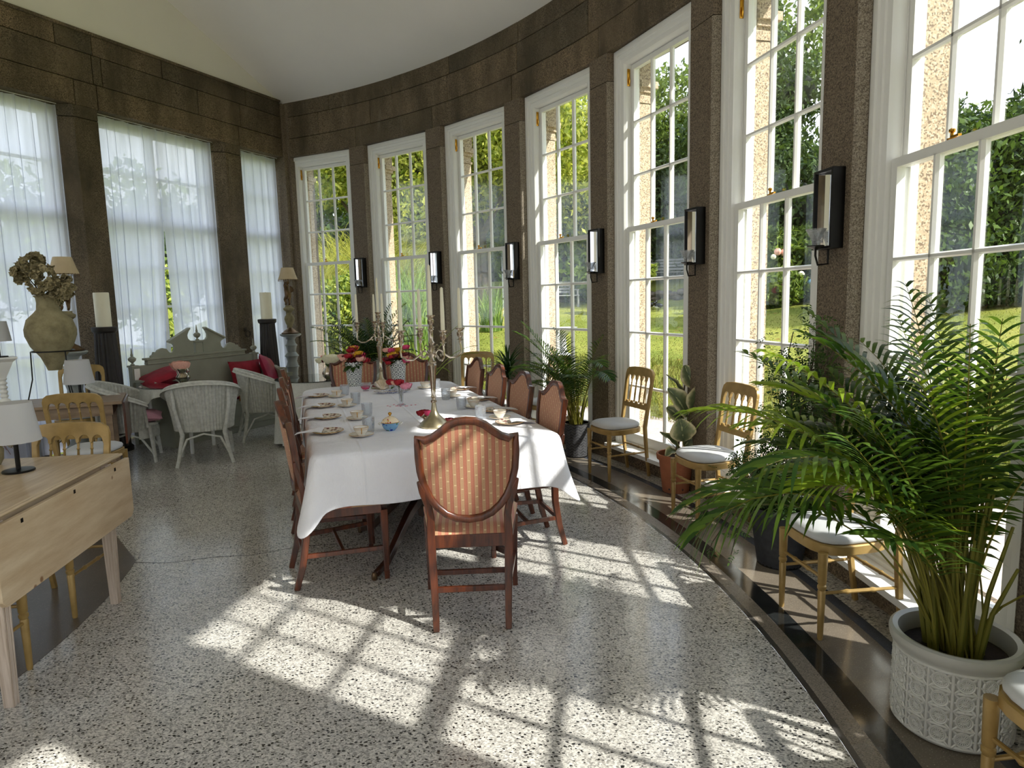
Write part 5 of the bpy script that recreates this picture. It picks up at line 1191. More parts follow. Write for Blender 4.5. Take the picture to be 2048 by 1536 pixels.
# local x runs along the wall (+x = nearer the camera), y into the room
HLS = .93
part('seat_box', MB().box(-HLS + .03, .24, .10, HLS - .03, .84, .40), 'settee_paint', t, bevel=.004); part('seat_front', MB().box(-HLS + .03, .84, .08, HLS - .03, .865, .42), 'settee_paint', t, bevel=.004)
part('panel_moulding', MB().box(-HLS + .12, .865, .22, HLS - .12, .873, .235).box(-HLS + .12, .865, .36, HLS - .12, .873, .372), 'settee_paint', t); part('plinth', MB().box(-HLS, .22, .0, HLS, .85, .08), 'settee_paint', t, bevel=.004)
part('back_panel', MB().box(-HLS + .05, .21, .40, HLS - .05, .245, .93), 'settee_paint', t, bevel=.003); part('crest_rail', MB().box(-HLS + .18, .195, .93, HLS - .18, .262, .955).box(-HLS + .16, .185, .985, HLS - .16, .272, 1.01).box(-HLS + .18, .20, .955, HLS - .18, .258, .985), 'settee_paint', t, bevel=.004)
hp = [(.69, 1.01), (.69, 1.03), (.66, 1.045), (.645, 1.075), (.61, 1.07), (.59, 1.095), (.53, 1.115), (.47, 1.10), (.44, 1.06), (.42, 1.045), (.385, 1.05), (.36, 1.08), (.355, 1.13), (.375, 1.155), (.41, 1.165), (.42, 1.18), (.36, 1.215), (.13, 1.325), (.118, 1.315), (.135, 1.29), (.155, 1.25), (.15, 1.21), (.12, 1.18), (.075, 1.17), (.075, 1.01)]
for s in (-1, 1): 
    part('pediment_half', MB().prism([(s * a, b) for a, b in hp], lambda a, b, d: (a, d, b), .215, .245), 'settee_paint', t)
    part('pediment_moulding', MB().prism([(s * .43, 1.175), (s * .43, 1.195), (s * .12, 1.345), (s * .115, 1.325)], lambda a, b, d: (a, d, b), .20, .262), 'settee_paint', t)
part('centre_block', MB().box(-.085, .20, 1.01, .085, .262, 1.02).box(-.05, .205, 1.02, .05, .258, 1.15).box(-.075, .195, 1.15, .075, .265, 1.175), 'settee_paint', t, bevel=.003)
def finial(x, y, z, sc=1): return MB().lathe([(.022 * sc, z), (.026 * sc, z + .01 * sc), (.012 * sc, z + .02 * sc), (.012 * sc, z + .03 * sc), (.04 * sc, z + .055 * sc), (.045 * sc, z + .08 * sc), (.028 * sc, z + .095 * sc), (.012 * sc, z + .105 * sc), (.016 * sc, z + .12 * sc), (.010 * sc, z + .14 * sc), (.004 * sc, z + .20 * sc)], x, y, 14)
part('finial', finial(0, .23, 1.175, 1.0), 'settee_paint', t)
for s in (-1, 1):
    part('rear_post', MB().box(s * HLS - .035, .20, 0, s * HLS + .035, .27, .92), 'settee_paint', t, bevel=.003); part('post_cap', MB().box(s * HLS - .045, .19, .92, s * HLS + .045, .28, .94), 'settee_paint', t); part('finial', finial(s * HLS, .235, .94, 1.0), 'settee_paint', t)
    part('front_post', MB().box(s * HLS - .035, .82, 0, s * HLS + .035, .89, .66), 'settee_paint', t, bevel=.003); part('arm_panel', MB().box(s * HLS - .015, .27, .06, s * HLS + .015, .82, .74), 'settee_paint', t, bevel=.002)
    part('arm_rail', MB().prism([(.26, .74), (.60, .74), (.68, .70), (.80, .64), (.90, .655), (.90, .675), (.80, .665), (.70, .725), (.61, .768), (.26, .768)], lambda a, b, d: (d, a, b), s * HLS - .035, s * HLS + .035), 'settee_paint', t, bevel=.003)
def cushion(name, label, cx, cy, cz, w_, h, th, rot, mat, n=12, base=None, cat='cushion', group='cushions on the settee'):
    def top(sg):
        def f(u, v):
            x, y = 2 * u - 1, 2 * v - 1; e = (1 - abs(x) ** 2.6) * (1 - abs(y) ** 2.6); px_ = 1 - .10 * (1 - abs(x)) ; pinch = .93 + .07 * max(abs(x), abs(y)) ** 4 * (abs(x) * abs(y))
            return (x * w_ / 2 * (1 - .06 * (1 - y * y)), y * h / 2 * (1 - .06 * (1 - x * x)), sg * th / 2 * max(e, 0) ** .5 + .004 * math.sin(9 * x + 5 * y) * (e > .05))
        return f
    mb = MB().grid(top(1), n, n); mb.grid(top(-1), n, n)
    o = part(name, mb, mat, ang=80); o.location = (cx, cy, cz); o.rotation_euler = rot; return tag(o, label, cat, group)
def sl(s_, off, z): q = lw(2.03 - 0 + s_, off); return (q.x, q.y, z)   # settee local -> world
mt = thing('seat_mattress', 'faded red flat seat mattress on the settee', 'mattress', (SX, SY_, 0), LROT); part('mattress', MB().box(-.88, .27, .422, .88, .84, .47), 'red_satin', mt, bevel=.02); part('tan_throw', MB().box(-.80, .52, .471, -.02, .86, .480).box(-.80, .868, .40, -.02, .876, .480), 'tan_fabric', mt, bevel=.003)
cushion('cushion', 'long red bolster cushion draped over the left arm of the settee', *sl(.76, .50, .80), .46, .50, .14, (math.radians(18), math.radians(6), LROT + 1.2), 'red_velvet')
cushion('cushion', 'dark red velvet cushion leaning at the right end of the settee', *sl(-.60, .42, .66), .46, .42, .15, (math.radians(72), 0, LROT + PI - .25), 'red_velvet')
cushion('cushion', 'shiny crimson frilled cushion at the right arm of the settee', *sl(-.84, .60, .70), .46, .46, .15, (math.radians(68), math.radians(14), LROT + PI + .5), 'red_satin')
cushion('cushion', 'small bright red striped cushion in the middle of the settee', *sl(.38, .55, .56), .34, .34, .12, (math.radians(55), 0, LROT + PI + .2), 'red_velvet')
t = thing('paper_tag', 'small cream paper tag hanging on the left post of the settee', 'tag', sl(.93, .28, .80), LROT); part('card', MB().box(-.05, 0, -.04, .02, .004, .10), 'porcelain', t)

# ------------------------------------------------------------------ white wicker tub chairs
def wicker_chair():
    t = thing('wicker_chair', '', 'chair'); A0 = math.radians(128); n = 84
    def shape(th, v):
        """th angle from the back (-A0..A0), v 0 seat..1 rim"""
        k = abs(th) / A0; hz = .35 + (.52 - .24 * k ** 1.9) * v; r0x, r0y = .252, .245; fl_ = .040 * v ** 1.5 + .03 * v * k
        x = math.sin(th) * (r0x + fl_); y = -math.cos(th) * (r0y + fl_ * 1.1) ; return x, y, hz
    def mk(inner):
        def f(u, v):
            th = -A0 + 2 * A0 * u; x, y, z = shape(th, v); rb = .0035 * math.cos(u * n * PI); rb *= 1.7; d = -.016 if inner else 0; k = math.hypot(x, y); return (x * (1 + (rb + d) / k), y * (1 + (rb + d) / k), z)
        return f
    o = part('woven_back', MB().grid(mk(False), n * 2, 8), 'white_wicker', t, 60); o2 = part('woven_lining', MB().grid(mk(True), n, 8), 'white_wicker', t, 60)
    rim = [Vector(shape(-A0 + 2 * A0 * i / 40, 1.0)) for i in range(41)]
    part('rolled_rim', MB().tube([(p.x * 1.01, p.y * 1.01, p.z) for p in rim], .020, 8), 'white_wicker', t, 60)
    part('flared_edge', MB().grid(lambda u, v: (lambda p: (p[0] * (1.0 + .12 * v), p[1] * (1 + .12 * v), p[2] - .035 * v * v + .01 * v))(shape(-A0 + 2 * A0 * u, 1.0)), n, 3), 'white_wicker', t, 60)
    part('seat', MB().rings([[(.235 * math.cos(a) * f, .235 * math.sin(a) * f + .02, z) for a in np.linspace(0, 2 * PI, 28, endpoint=False)] for f, z in ((.98, .34), (1.02, .36), (1.02, .385), (.9, .40), (.1, .405))]), 'white_wicker', t, 60)
    part('seat_apron', MB().grid(lambda u, v: (.245 * math.cos(PI * (.12 + .76 * u)), .245 * math.sin(PI * (.12 + .76 * u)) + .02, .26 + .11 * v), 20, 2), 'white_wicker', t, 60)
    for s in (-1, 1):
        part('rear_leg', MB().tube([(s * .232, -.19, .80), (s * .225, -.215, .60), (s * .195, -.225, .42), (s * .175, -.215, .33), (s * .215, -.265, .08), (s * .235, -.285, 0)], [.015, .017, .018, .019, .017, .016], 9), 'white_wicker', t, 60)
        part('front_leg', MB().tube([(s * .20, .20, .40), (s * .215, .225, .15), (s * .225, .235, 0)], [.018, .018, .016], 9), 'white_wicker', t, 60)
        part('arm_post', MB().tube([(s * .205, .185, .38), (s * .235, .175, .58)], .016, 8), 'white_wicker', t, 60)
        part('side_arch', MB().tube([(s * .215, -.25, .09), (s * .19, -.15, .27), (s * .185, 0, .32), (s * .19, .12, .27), (s * .22, .225, .09)], .011, 7), 'white_wicker', t, 60)
    part('rear_arch', MB().tube([(-.20, -.258, .12), (-.14, -.235, .28), (0, -.23, .325), (.14, -.235, .28), (.20, -.258, .12)], .011, 7), 'white_wicker', t, 60)
    return t
GW = 'white wicker tub chairs'
k0 = wicker_chair(); k0.location = (-3.25, 6.88, 0); k0.rotation_euler = (0, 0, math.radians(22)); k0['group'] = GW; k0['label'] = 'white wicker tub chair with its back to us in front of the round table'
k0.scale = (1.12, 1.08, .98)
for x, y, r, lab in ((-4.07, 6.92, -68, 'white wicker tub chair with a pink cushion at the left of the round table'), (-3.02, 8.02, -62, 'white wicker tub chair by the right end of the settee'), (-1.93, 8.55, 150, 'white wicker tub chair glimpsed beyond the far end of the dining table')):
    o = dup(k0, (x, y, 0), math.radians(r), lab, GW); o.scale = (1.08, 1.08, .98)
cushion('cushion', 'pink cushion on the left wicker chair', -3.98, 7.06, .46, .36, .34, .11, (.1, .1, .5), 'pink_fabric', group='cushions on wicker chairs')

# ------------------------------------------------------------------ small round tables with lace cloths and glass tops
def round_table(x, y, rad, lab, lab2, drop, full=False, seed=1, z=.71):
    t = thing('round_table', lab, 'table', (x, y, 0), 0, 'small round tables with glass tops')
    part('tabletop', MB().lathe([(rad - .01, z), (rad, z + .01), (rad - .005, z + .022)], 0, 0, 48), 'white_paint', t); part('glass_top', MB().lathe([(rad + .015, z + .032), (rad + .018, z + .036), (rad + .015, z + .040)], 0, 0, 56), 'table_glass', t)
    for a in (40, 130, 220, 310):
        a = math.radians(a); part('leg', MB().lathe([(.018, 0), (.02, .03), (.02, .25), (.028, .27), (.02, .29), (.02, .40), (.028, .42), (.02, .44), (.022, z)], (rad - .07) * math.cos(a), (rad - .07) * math.sin(a), 10), 'white_paint', t)
    rn = random.Random(seed); N = 120
    def f(u, v):
        a = 2 * PI * u; fold = .5 + .5 * math.sin(a * 11 + 2 * math.sin(a * 3)); dr = drop * (1 if full else (.16 + .84 * math.exp(-((a - 3.7) / .5) ** 2) + .5 * math.exp(-((a - .6) / .4) ** 2))); r_ = rad + .006 + (.015 + .05 * fold) * v * (1.2 if full else .7)
        return (r_ * math.cos(a), r_ * math.sin(a), z + .026 - dr * v)
    mb = MB().grid(f, N, 8); mb.lathe([(rad + .004, z + .024), (rad + .004, z + .029)], 0, 0, 40)
    o = part('lace_cloth', mb, 'lace_cloth', ang=180); o.location = (x, y, 0); tag(o, lab2, 'tablecloth', 'lace cloths on the round tables')
round_table(-3.74, 7.40, .385, 'small round glass-topped table in front of the settee', 'short lace cloth with a fringe on the table by the settee', .42, seed=4)
round_table(-2.30, 7.72, .44, 'small round glass-topped table beyond the long dining table', 'long pale lace cloth reaching the floor on the far round table', .70, True, 5)
ZR = .752
t = thing('teapot', 'engraved silver teapot on the round table by the settee', 'teapot', (-3.70, 7.42, ZR), 2.5)
part('body', MB().lathe([(.035, .012), (.05, .03), (.072, .055), (.075, .075), (.06, .10), (.04, .12), (.045, .145), (.062, .165), (.062, .17), (.05, .165)], 0, 0, 22), 'silver', t)
for a in range(4): part('foot', MB().ball((.045 * math.cos(a * PI / 2 + .7), .045 * math.sin(a * PI / 2 + .7), .010), .010, 8, 5), 'silver', t)
part('spout', MB().tube([(.065, 0, .06), (.10, 0, .08), (.12, 0, .12), (.14, 0, .15)], [.016, .012, .010, .009], 8), 'silver', t); part('handle', MB().tube([(-.055, 0, .155), (-.10, 0, .175), (-.125, 0, .15), (-.11, 0, .10), (-.07, 0, .07)], .006, 7), 'silver', t)
rose(t, .045, 0, .215, .10, 'blush_petal', 3, 26); part('flower_stem', MB().tube([(0, 0, .10), (.02, 0, .22)], .003, 5), 'palm_stem', t)
t = thing('pot_vase', 'round silvery vase of white dahlias on the far round table', 'vase', (-2.08, 7.50, ZR)); part('vase', MB().lathe([(.035, 0), (.065, .03), (.075, .07), (.06, .11), (.035, .14), (.03, .165), (.042, .175), (.03, .17)], 0, 0, 22), 'silver', t)
rose(t, .04, -.03, .25, .095, 'cream_petal', 1, 30); rose(t, -.09, 0, .225, .055, 'cream_petal', 2, 16); rose(t, -.04, -.02, .215, .035, 'dark_red_petal', 3, 10); rose(t, -.06, .04, .26, .035, 'blush_petal', 4, 10); leaves(t, 0, 0, .18, 8, .07, 'bouquet_leaf', 4)
t = thing('filigree_box', 'small black openwork box behind the white dahlias', 'box', (-1.95, 7.88, ZR), .2); m_ = MB().box(-.09, -.05, 0, .09, .05, .01).box(-.09, -.05, .09, .09, .05, .10)
for i in range(7): m_.tube([(-.085 + .028 * i, -.05, .0), (-.085 + .028 * i, -.05, .1)], .005, 5)
part('box', m_, 'black_metal', t); part('lid_ring', MB().tube([(.03 * math.cos(a), -.03, .13 + .03 * math.sin(a)) for a in np.linspace(0, 2 * PI, 13)], .004, 5), 'black_metal', t)

# ------------------------------------------------------------------ mirrored sconces on the piers
def sconce():
    t = thing('mirror_sconce', '', 'sconce'); y0, y1 = -.075, 0
    m_ = MB().box(-.088, y0, 1.835, -.072, y1, 2.262).box(.072, y0, 1.835, .088, y1, 2.262).box(-.072, y0, 1.835, .072, y1, 1.85).box(-.072, y0, 2.247, .072, y1, 2.262).box(-.072, -.006, 1.85, .072, 0, 2.247); part('frame', m_, 'black_metal', t, bevel=.002)
    for i in range(6):
        a0, a1 = -1 + i / 3, -1 + (i + 1) / 3; f = lambda a: (.071 * a, -.012 - .045 * a * a)
        (xa, ya), (xb, yb) = f(a0), f(a1); part('mirror_strip', MB().rings([[(xa + .001, ya, 1.852), (xb - .001, yb, 1.852), (xb - .001, yb + .003, 1.852), (xa + .001, ya + .003, 1.852)], [(xa + .001, ya, 2.245), (xb - .001, yb, 2.245), (xb - .001, yb + .003, 2.245), (xa + .001, ya + .003, 2.245)]]), 'mirror', t, 20)
    part('bracket', MB().tube([(0, -.03, 1.845), (0, -.03, 1.755), (0, -.09, 1.75), (0, -.105, 1.80), (0, -.105, 1.85)], .006, 7).lathe([(.006, 1.83), (.03, 1.845), (.045, 1.85), (.045, 1.855)], 0, -.105, 14), 'black_metal', t)
    n = 24; rs = []
    for r_, z_ in ((.016, 1.856), (.02, 1.88), (.034, 1.91), (.052, 1.945), (.050, 1.945), (.032, 1.912), (.012, 1.88)): rs.append([(r_ * (1 + .06 * math.cos(j * PI / 2)) * math.cos(2 * PI * j / n), -.105 + r_ * (1 + .06 * math.cos(j * PI / 2)) * math.sin(2 * PI * j / n), z_) for j in range(n)])
    part('glass_cup', MB().rings(rs), 'cut_crystal', t, 30); return t
sc0 = sconce()
names = {2: 'between the first and second windows', 3: 'between the second and third windows', 4: 'between the third and fourth windows', 5: 'between the fourth and fifth windows', 6: 'between the fifth and sixth windows', 7: 'between the sixth and seventh windows'}
for k in range(2, 8):
    a = kang(k); o = sc0 if k == 2 else dup(sc0, (0, 0, 0), 0); o.location = (*pol(a, R - .001), 0); o.rotation_euler = (0, 0, a - PI / 2); o['label'] = 'mirrored candle sconce on the pier ' + names[k]; o['group'] = 'mirrored sconces on the piers'

# ------------------------------------------------------------------ potted plants
def frond(mbS, mbL, base, az, el, L, bend, nl, ll, lw_, pet=.35, seed=0, vshape=.5, droop=.6, rr=.006, twist=0):
    """an arching palm frond: stem in mbS, leaflets in mbL. returns tip"""
    rn = random.Random(seed); p = Vector(base); pts = [p.copy()]; N = 22; e = el; d_ = Vector((math.cos(az), math.sin(az), 0))
    for i in range(N):
        e = el - bend * ((i + 1) / N) ** 1.6; p = p + (d_ * math.cos(e) + Vector((0, 0, 1)) * math.sin(e)) * (L / N); pts.append(p.copy())
    mbS.tube([tuple(q) for q in pts[::2]], [rr * (1 - .75 * i / 11) for i in range(12)][:len(pts[::2])], 5)
    for k in range(nl):
        f = pet + (1 - pet) * (k + .5) / nl; x = f * N; i = min(int(x), N - 1); q = pts[i].lerp(pts[i + 1], x - i); dr = (pts[i + 1] - pts[i]).normalized(); side = dr.cross(Vector((0, 0, 1))); 
        if side.length < .05: side = Vector((-math.sin(az), math.cos(az), 0))
        side.normalize(); upv = side.cross(dr).normalized(); g = (f - pet) / (1 - pet); l_ = ll * (math.sin(PI * min(1, .18 + .80 * g)) ** .6) * rn.uniform(.85, 1.1)
        for sg in (-1, 1):
            ld = (dr * (.55 + .5 * g) + side * sg * (1.0 - .25 * g) + upv * vshape * (1 - g * .6)).normalized(); wv = ld.cross(upv).normalized() if abs(ld.dot(upv)) < .98 else side; wv = (wv * .8 + upv * .5 * sg).normalized(); b = len(mbL.v); c = q.copy(); dn = rn.uniform(.7, 1.3) * droop
            for j in range(5):
                t_ = j / 4; c = q + ld * (l_ * t_) + Vector((0, 0, -1)) * (dn * l_ * t_ * t_ * .6); hw = lw_ * (.35 + 1.0 * math.sin(PI * min(.99, .12 + .8 * t_))) * (1 if t_ < .99 else .05)
                mbL.v.append(tuple(c - wv * hw)); mbL.v.append(tuple(c + wv * hw))
            for j in range(4): mbL.f.append((b + 2 * j, b + 2 * j + 1, b + 2 * j + 3, b + 2 * j + 2))
    return pts[-1]
def inside(x, y, marg=.06): return math.hypot(x - CX, y - CY) < R - marg
def palm(t, n, H, spread, seed, org, ll, lw_, nl, mats, base_r=.07, z0=.30, elmin=.9, bendmax=2.0, rr=.006, azs=None):
    rn = random.Random(seed); k = 0; tries = 0
    while k < n and tries < 900:
        tries += 1; az = rn.uniform(0, 2 * PI); f = rn.random(); L = H * rn.uniform(.72, 1.12) * (1 if f > .25 else .8); el = math.radians(rn.uniform(66, 88)); bend = rn.uniform(.5, bendmax) * (spread if f > .3 else .6 * spread)
        a, b = MB(), MB(); r_ = base_r * math.sqrt(rn.random()); ab = rn.uniform(0, 6.28); tip = frond(a, b, (r_ * math.cos(ab), r_ * math.sin(ab), z0), az, el, L, bend, nl, ll * rn.uniform(.85, 1.1), lw_, rn.uniform(.38, .5), seed * 100 + tries, rr=rr)
        mid = b.v[len(b.v) // 2]
        if not (inside(org[0] + tip.x, org[1] + tip.y, .05) and inside(org[0] + mid[0], org[1] + mid[1], .14)): continue
        if azs and not azs(az, tip): continue
        fr_ = part('frond', b, mats[0] if rn.random() > .22 else mats[1], t, 180, fix=False); part('frond_stem', a, 'palm_stem', fr_, 60); k += 1
    if tries > 800: pass
def stalks(t, n, h, r_, seed, z0=.3):
    rn = random.Random(seed)
    for i in range(n):
        a = rn.uniform(0, 6.28); q = r_ * math.sqrt(rn.random()); hh = h * rn.uniform(.6, 1.1); part('cane', MB().tube([(q * math.cos(a), q * math.sin(a), z0), (q * 1.4 * math.cos(a), q * 1.4 * math.sin(a), z0 + hh * .5), (q * 2.2 * math.cos(a), q * 2.2 * math.sin(a), z0 + hh)], [.011, .008, .005], 7), 'palm_stem', t)
# big palm in the white embossed pot
BX, BY = 1.600, 2.285
t = thing('potted_palm', 'large feathery palm in a white embossed pot at the lower right', 'plant', (BX, BY, 0))
pr = [(.178, 0), (.186, .006), (.188, .03), (.190, .29), (.194, .30), (.208, .315), (.212, .335), (.210, .350), (.200, .356), (.182, .350), (.178, .33), (.176, .28), (.1, .28)]
pot = part('pot', MB().lathe(pr, 0, 0, 64), 'glaze_shade_tone', t, 40)
# embossed tiles: rosette discs in a grid with ribs between
NC, NR = 16, 4
em = MB()
def onpot(a, z, h): r_ = .1890 + h; return (r_ * math.cos(a), r_ * math.sin(a), z)
for i in range(NC):
    a0 = 2 * PI * (i + .5) / NC
    em.tube([onpot(a0, z, .001) for z in np.linspace(.02, .288, 8)], .0058, 6)
me_r = MB(); rr_ = .0255
def disc_ring(mb, rad_, wd): mb.tube([(rad_ * math.cos(q), 0, rad_ * math.sin(q)) for q in np.linspace(0, 2 * PI, 21)], wd, 5)
disc_ring(me_r, rr_, .0038); disc_ring(me_r, rr_ * .78, .0022); disc_ring(me_r, rr_ * .22, .003); me_r.ball((0, 0, 0), .004, 6, 4, (1, .5, 1))
for q in range(16): a = 2 * PI * q / 16; me_r.tube([(.008 * math.cos(a), 0, .008 * math.sin(a)), (.0185 * math.cos(a), 0, .0185 * math.sin(a))], .0019, 4)
for q in range(8): a = 2 * PI * (q + .0) / 8; L_ = .033 if q % 2 == 0 else .044; me_r.tube([(rr_ * math.cos(a), 0, rr_ * math.sin(a)), (L_ * math.cos(a), .001, L_ * math.sin(a))], .004, 5)
mros = mesh('rosette', me_r, 'white_glaze', 60)
for i in range(NC):
    a0 = 2 * PI * i / NC
    for j in range(NR):
        z = .052 + .067 * j; o = link('rosette', mros, pot); o.location = onpot(a0, z, .0015); o.rotation_euler = (0, 0, a0 - PI / 2)
for j in range(NR + 1): z = .0185 + .067 * j; em.tube([onpot(q, z, .001) for q in np.linspace(0, 2 * PI, 65)], .0055, 6)
tag(part('raised_ribs', em, 'white_glaze', pot, 60), kind='stuff')
part('soil', MB().lathe([(.176, .27), (.17, .287), (.05, .292), (.01, .29)], 0, 0, 28), 'soil', t)
palm(t, 44, 1.30, .9, 5, (BX, BY), .27, .0066, 19, ('palm_leaf', 'palm_leaf_bright'), .09, .29, bendmax=1.9, rr=.0045, azs=lambda a_, tip: tip.x > -.66 and tip.y > -.34 and tip.z > .45 and tip.y < .8)
stalks(t, 26, .62, .09, 6, .29)
# a low frond arching over the rim towards us and long ones reaching left
for i, (az, el, L, bd) in enumerate(((-1.05, 1.35, .88, 2.9), (3.05, 1.22, 1.25, 1.75), (2.95, 1.36, 1.42, 1.5), (-3.05, 1.30, 1.30, 2.05), (3.12, 1.45, 1.38, 1.05), (2.8, 1.2, 1.1, 1.9), (-2.85, 1.42, 1.30, 1.7), (2.4, 1.5, 1.40, .8), (-2.2, 1.52, 1.38, .9), (1.6, 1.52, 1.40, .5), (-1.5, 1.5, 1.2, 1.0))):
    a, b = MB(), MB(); frond(a, b, (.05 * math.cos(az), .05 * math.sin(az), .29), az, el, L, bd, 20, .26 if i else .25, .0066 if i else .014, .5 if i else .72, 900 + i, droop=1.0, rr=.005)
    fr_ = part('frond', b, 'palm_leaf_bright' if i in (0, 2, 4) else 'palm_leaf', t, 180, fix=False); part('frond_stem', a, 'palm_stem', fr_, 60)
# palm in the dark chevron pot
def chev_pot(t, r0, r1, h, mat='chevron_pot'):
    part('pot', MB().grid(lambda u, v: ((r0 + (r1 - r0) * v) * math.cos(2 * PI * u), (r0 + (r1 - r0) * v) * math.sin(2 * PI * u), h * v), 48, 8), mat, t, 60, uvs=True)
    part('rim', MB().lathe([(r1, h - .002), (r1 + .004, h + .004), (r1 - .012, h + .006), (r1 - .018, h - .03), (r1 - .02, h - .06)], 0, 0, 36, cap=False), 'black_lacquer' if mat != 'dark_pot' else 'dark_strip', t); part('base', MB().lathe([(r0 + .001, 0), (r0 + .002, .012), (r0, .02)], 0, 0, 30), 'black_lacquer', t)
    part('soil', MB().lathe([(r1 - .015, h - .05), (r1 - .02, h - .035), (.01, h - .03)], 0, 0, 24), 'soil', t)
px_, py_ = .645, 6.62
t = thing('potted_palm', 'feathery palm in a dark chevron-patterned pot behind the dining chairs', 'plant', (px_, py_, 0)); chev_pot(t, .105, .135, .345)
palm(t, 40, 1.10, .95, 21, (px_, py_), .19, .0045, 20, ('palm_leaf', 'palm_leaf_dark'), .06, .30, bendmax=1.9, rr=.004); stalks(t, 14, .40, .06, 7, .30)
px_, py_ = -1.90, 8.95
t = thing('potted_palm', 'dark green palm standing between the first two windows', 'plant', (px_, py_, 0)); chev_pot(t, .12, .15, .38)
palm(t, 44, 1.28, .8, 31, (px_, py_), .20, .0052, 20, ('palm_leaf_dark', 'palm_leaf'), .07, .33, bendmax=2.0, rr=.005); stalks(t, 8, .5, .06, 8, .33)
# dracaena
px_, py_ = -.04, 7.50
t = thing('dracaena', 'spiky dark green dracaena between the third and fourth windows', 'plant', (px_, py_, 0)); chev_pot(t, .11, .14, .32); part('trunk', MB().tube([(0, 0, .28), (.01, 0, .55), (0, .01, .80)], [.02, .018, .014], 8), 'bark', t)
rn = random.Random(12); 
for i in range(120):
    az = rn.uniform(0, 6.28); el = rn.uniform(-.3, 1.45); L = rn.uniform(.36, .56); z0 = rn.uniform(.66, .90); b = MB(); d_ = (math.cos(az), math.sin(az))
    def fn(u, v, d_=d_, el=el, L=L, z0=z0):
        q = L * v; hw = .0105 * math.sin(PI * min(.985, .2 + .79 * v)); sx = (u - .5) * 2 * hw; return (d_[0] * q * math.cos(el) - d_[1] * sx, d_[1] * q * math.cos(el) + d_[0] * sx, z0 + q * math.sin(el) - .30 * L * v * v * 1.3 + .003 * abs(u - .5))
    b.grid(fn, 2, 6)
    if inside(px_ + d_[0] * L * math.cos(el), py_ + d_[1] * L * math.cos(el), .02): part('leaf', b, 'palm_leaf_dark', t, 180, fix=False)
# strap-leaved plant between second and third windows
px_, py_ = -1.12, 8.45
t = thing('strap_leaf_plant', 'plant with broad arching yellow-green strap leaves behind the near candelabra', 'plant', (px_, py_, 0)); chev_pot(t, .11, .14, .36); part('stem_bundle', MB().tube([(0, 0, .3), (0, 0, .55)], .03, 8), 'palm_stem', t)
for i, (az, el, L, bd) in enumerate(((PI, 1.15, 1.02, 1.5), (PI + .5, 1.3, .95, 1.2), (3.0, 1.42, 1.1, .5), (.1, 1.1, .95, 1.0), (-.3, 1.0, .95, 1.0), (.3, 1.35, .98, .7), (-1.2, 1.3, .85, 1.6), (-2.2, 1.25, .9, 1.9), (2.4, 1.35, .8, 1.3), (-.8, 1.2, .7, 1.8))):
    b = MB(); N = 12; P = [Vector((0, 0, .45))]; e = el
    for j in range(N): e = el - bd * ((j + 1) / N) ** 1.7; P.append(P[-1] + Vector((math.cos(az) * math.cos(e), math.sin(az) * math.cos(e), math.sin(e))) * (L / N))
    sd_ = Vector((-math.sin(az), math.cos(az), 0))
    def fn(u, v, P=P, sd_=sd_): q = P[min(int(v * N + .001), N)]; return tuple(q + sd_ * (u - .5) * 2 * .030 * math.sin(PI * min(.98, .15 + .83 * v)) + Vector((0, 0, 1)) * .012 * abs(u - .5))
    part('leaf', b.grid(fn, 2, N), 'strap_leaf', t, 180, fix=False)
# variegated rubber plant in terracotta
px_, py_ = 1.335, 5.33
t = thing('rubber_plant', 'variegated rubber plant in a terracotta pot', 'plant', (px_, py_, 0))
part('pot', MB().lathe([(.105, 0), (.108, .004), (.138, .27), (.155, .272), (.160, .31), (.156, .318), (.142, .316), (.136, .27), (.05, .27)], 0, 0, 40), 'terracotta', t, 35); part('soil', MB().lathe([(.136, .26), (.13, .278), (.01, .283)], 0, 0, 24), 'soil', t)
for a in (-1.3, -2.3, -.3): part('drain_hole', MB().ball((.109 * math.cos(a), .109 * math.sin(a), .035), .008, 8, 5), 'black_lacquer', t)
part('stem', MB().tube([(0, 0, .27), (.03, .0, .45), (.045, 0, .62), (.06, .0, .82), (.07, 0, .90)], [.010, .009, .008, .007, .004], 8), 'bark', t); part('stem', MB().tube([(.02, .01, .27), (.0, .01, .42), (-.005, .0, .50)], [.007, .006, .005], 8), 'bark', t)
def big_leaf(bx, bz, tx, tz, wd, yb, yt, face, curl=.03):
    B_ = Vector((bx, yb, bz)); T_ = Vector((tx, yt, tz)); ax = T_ - B_; L = ax.length; ax.normalize(); nv = Vector(face).normalized(); sd_ = ax.cross(nv).normalized(); nv = sd_.cross(ax).normalized()
    def fn(u, v):
        x = (u - .5) * 2; hw = wd * 1.5 * math.sin(PI * min(.985, .03 + .95 * v)) ** .6 * (.8 + .35 * v * (1 - v) * 2); return tuple(B_ + ax * (L * v) + sd_ * (x * hw) + nv * (curl * (1 - (2 * v - 1) ** 2) + .35 * hw * abs(x) + .006 * math.sin(v * 20) * abs(x)))
    o = part('leaf', MB().grid(fn, 8, 12), 'rubber_leaf', t, 180, uvs=True)
    # uv: x across, y along (grid writes u,v)
    part('petiole', MB().tube([tuple(B_ - ax * .03 + Vector((0, 0, -.01))), tuple(B_), tuple(B_ + ax * L * .9 + nv * curl * .3)], [.004, .003, .0015], 5), 'palm_stem', o)
S_ = 1 / 250
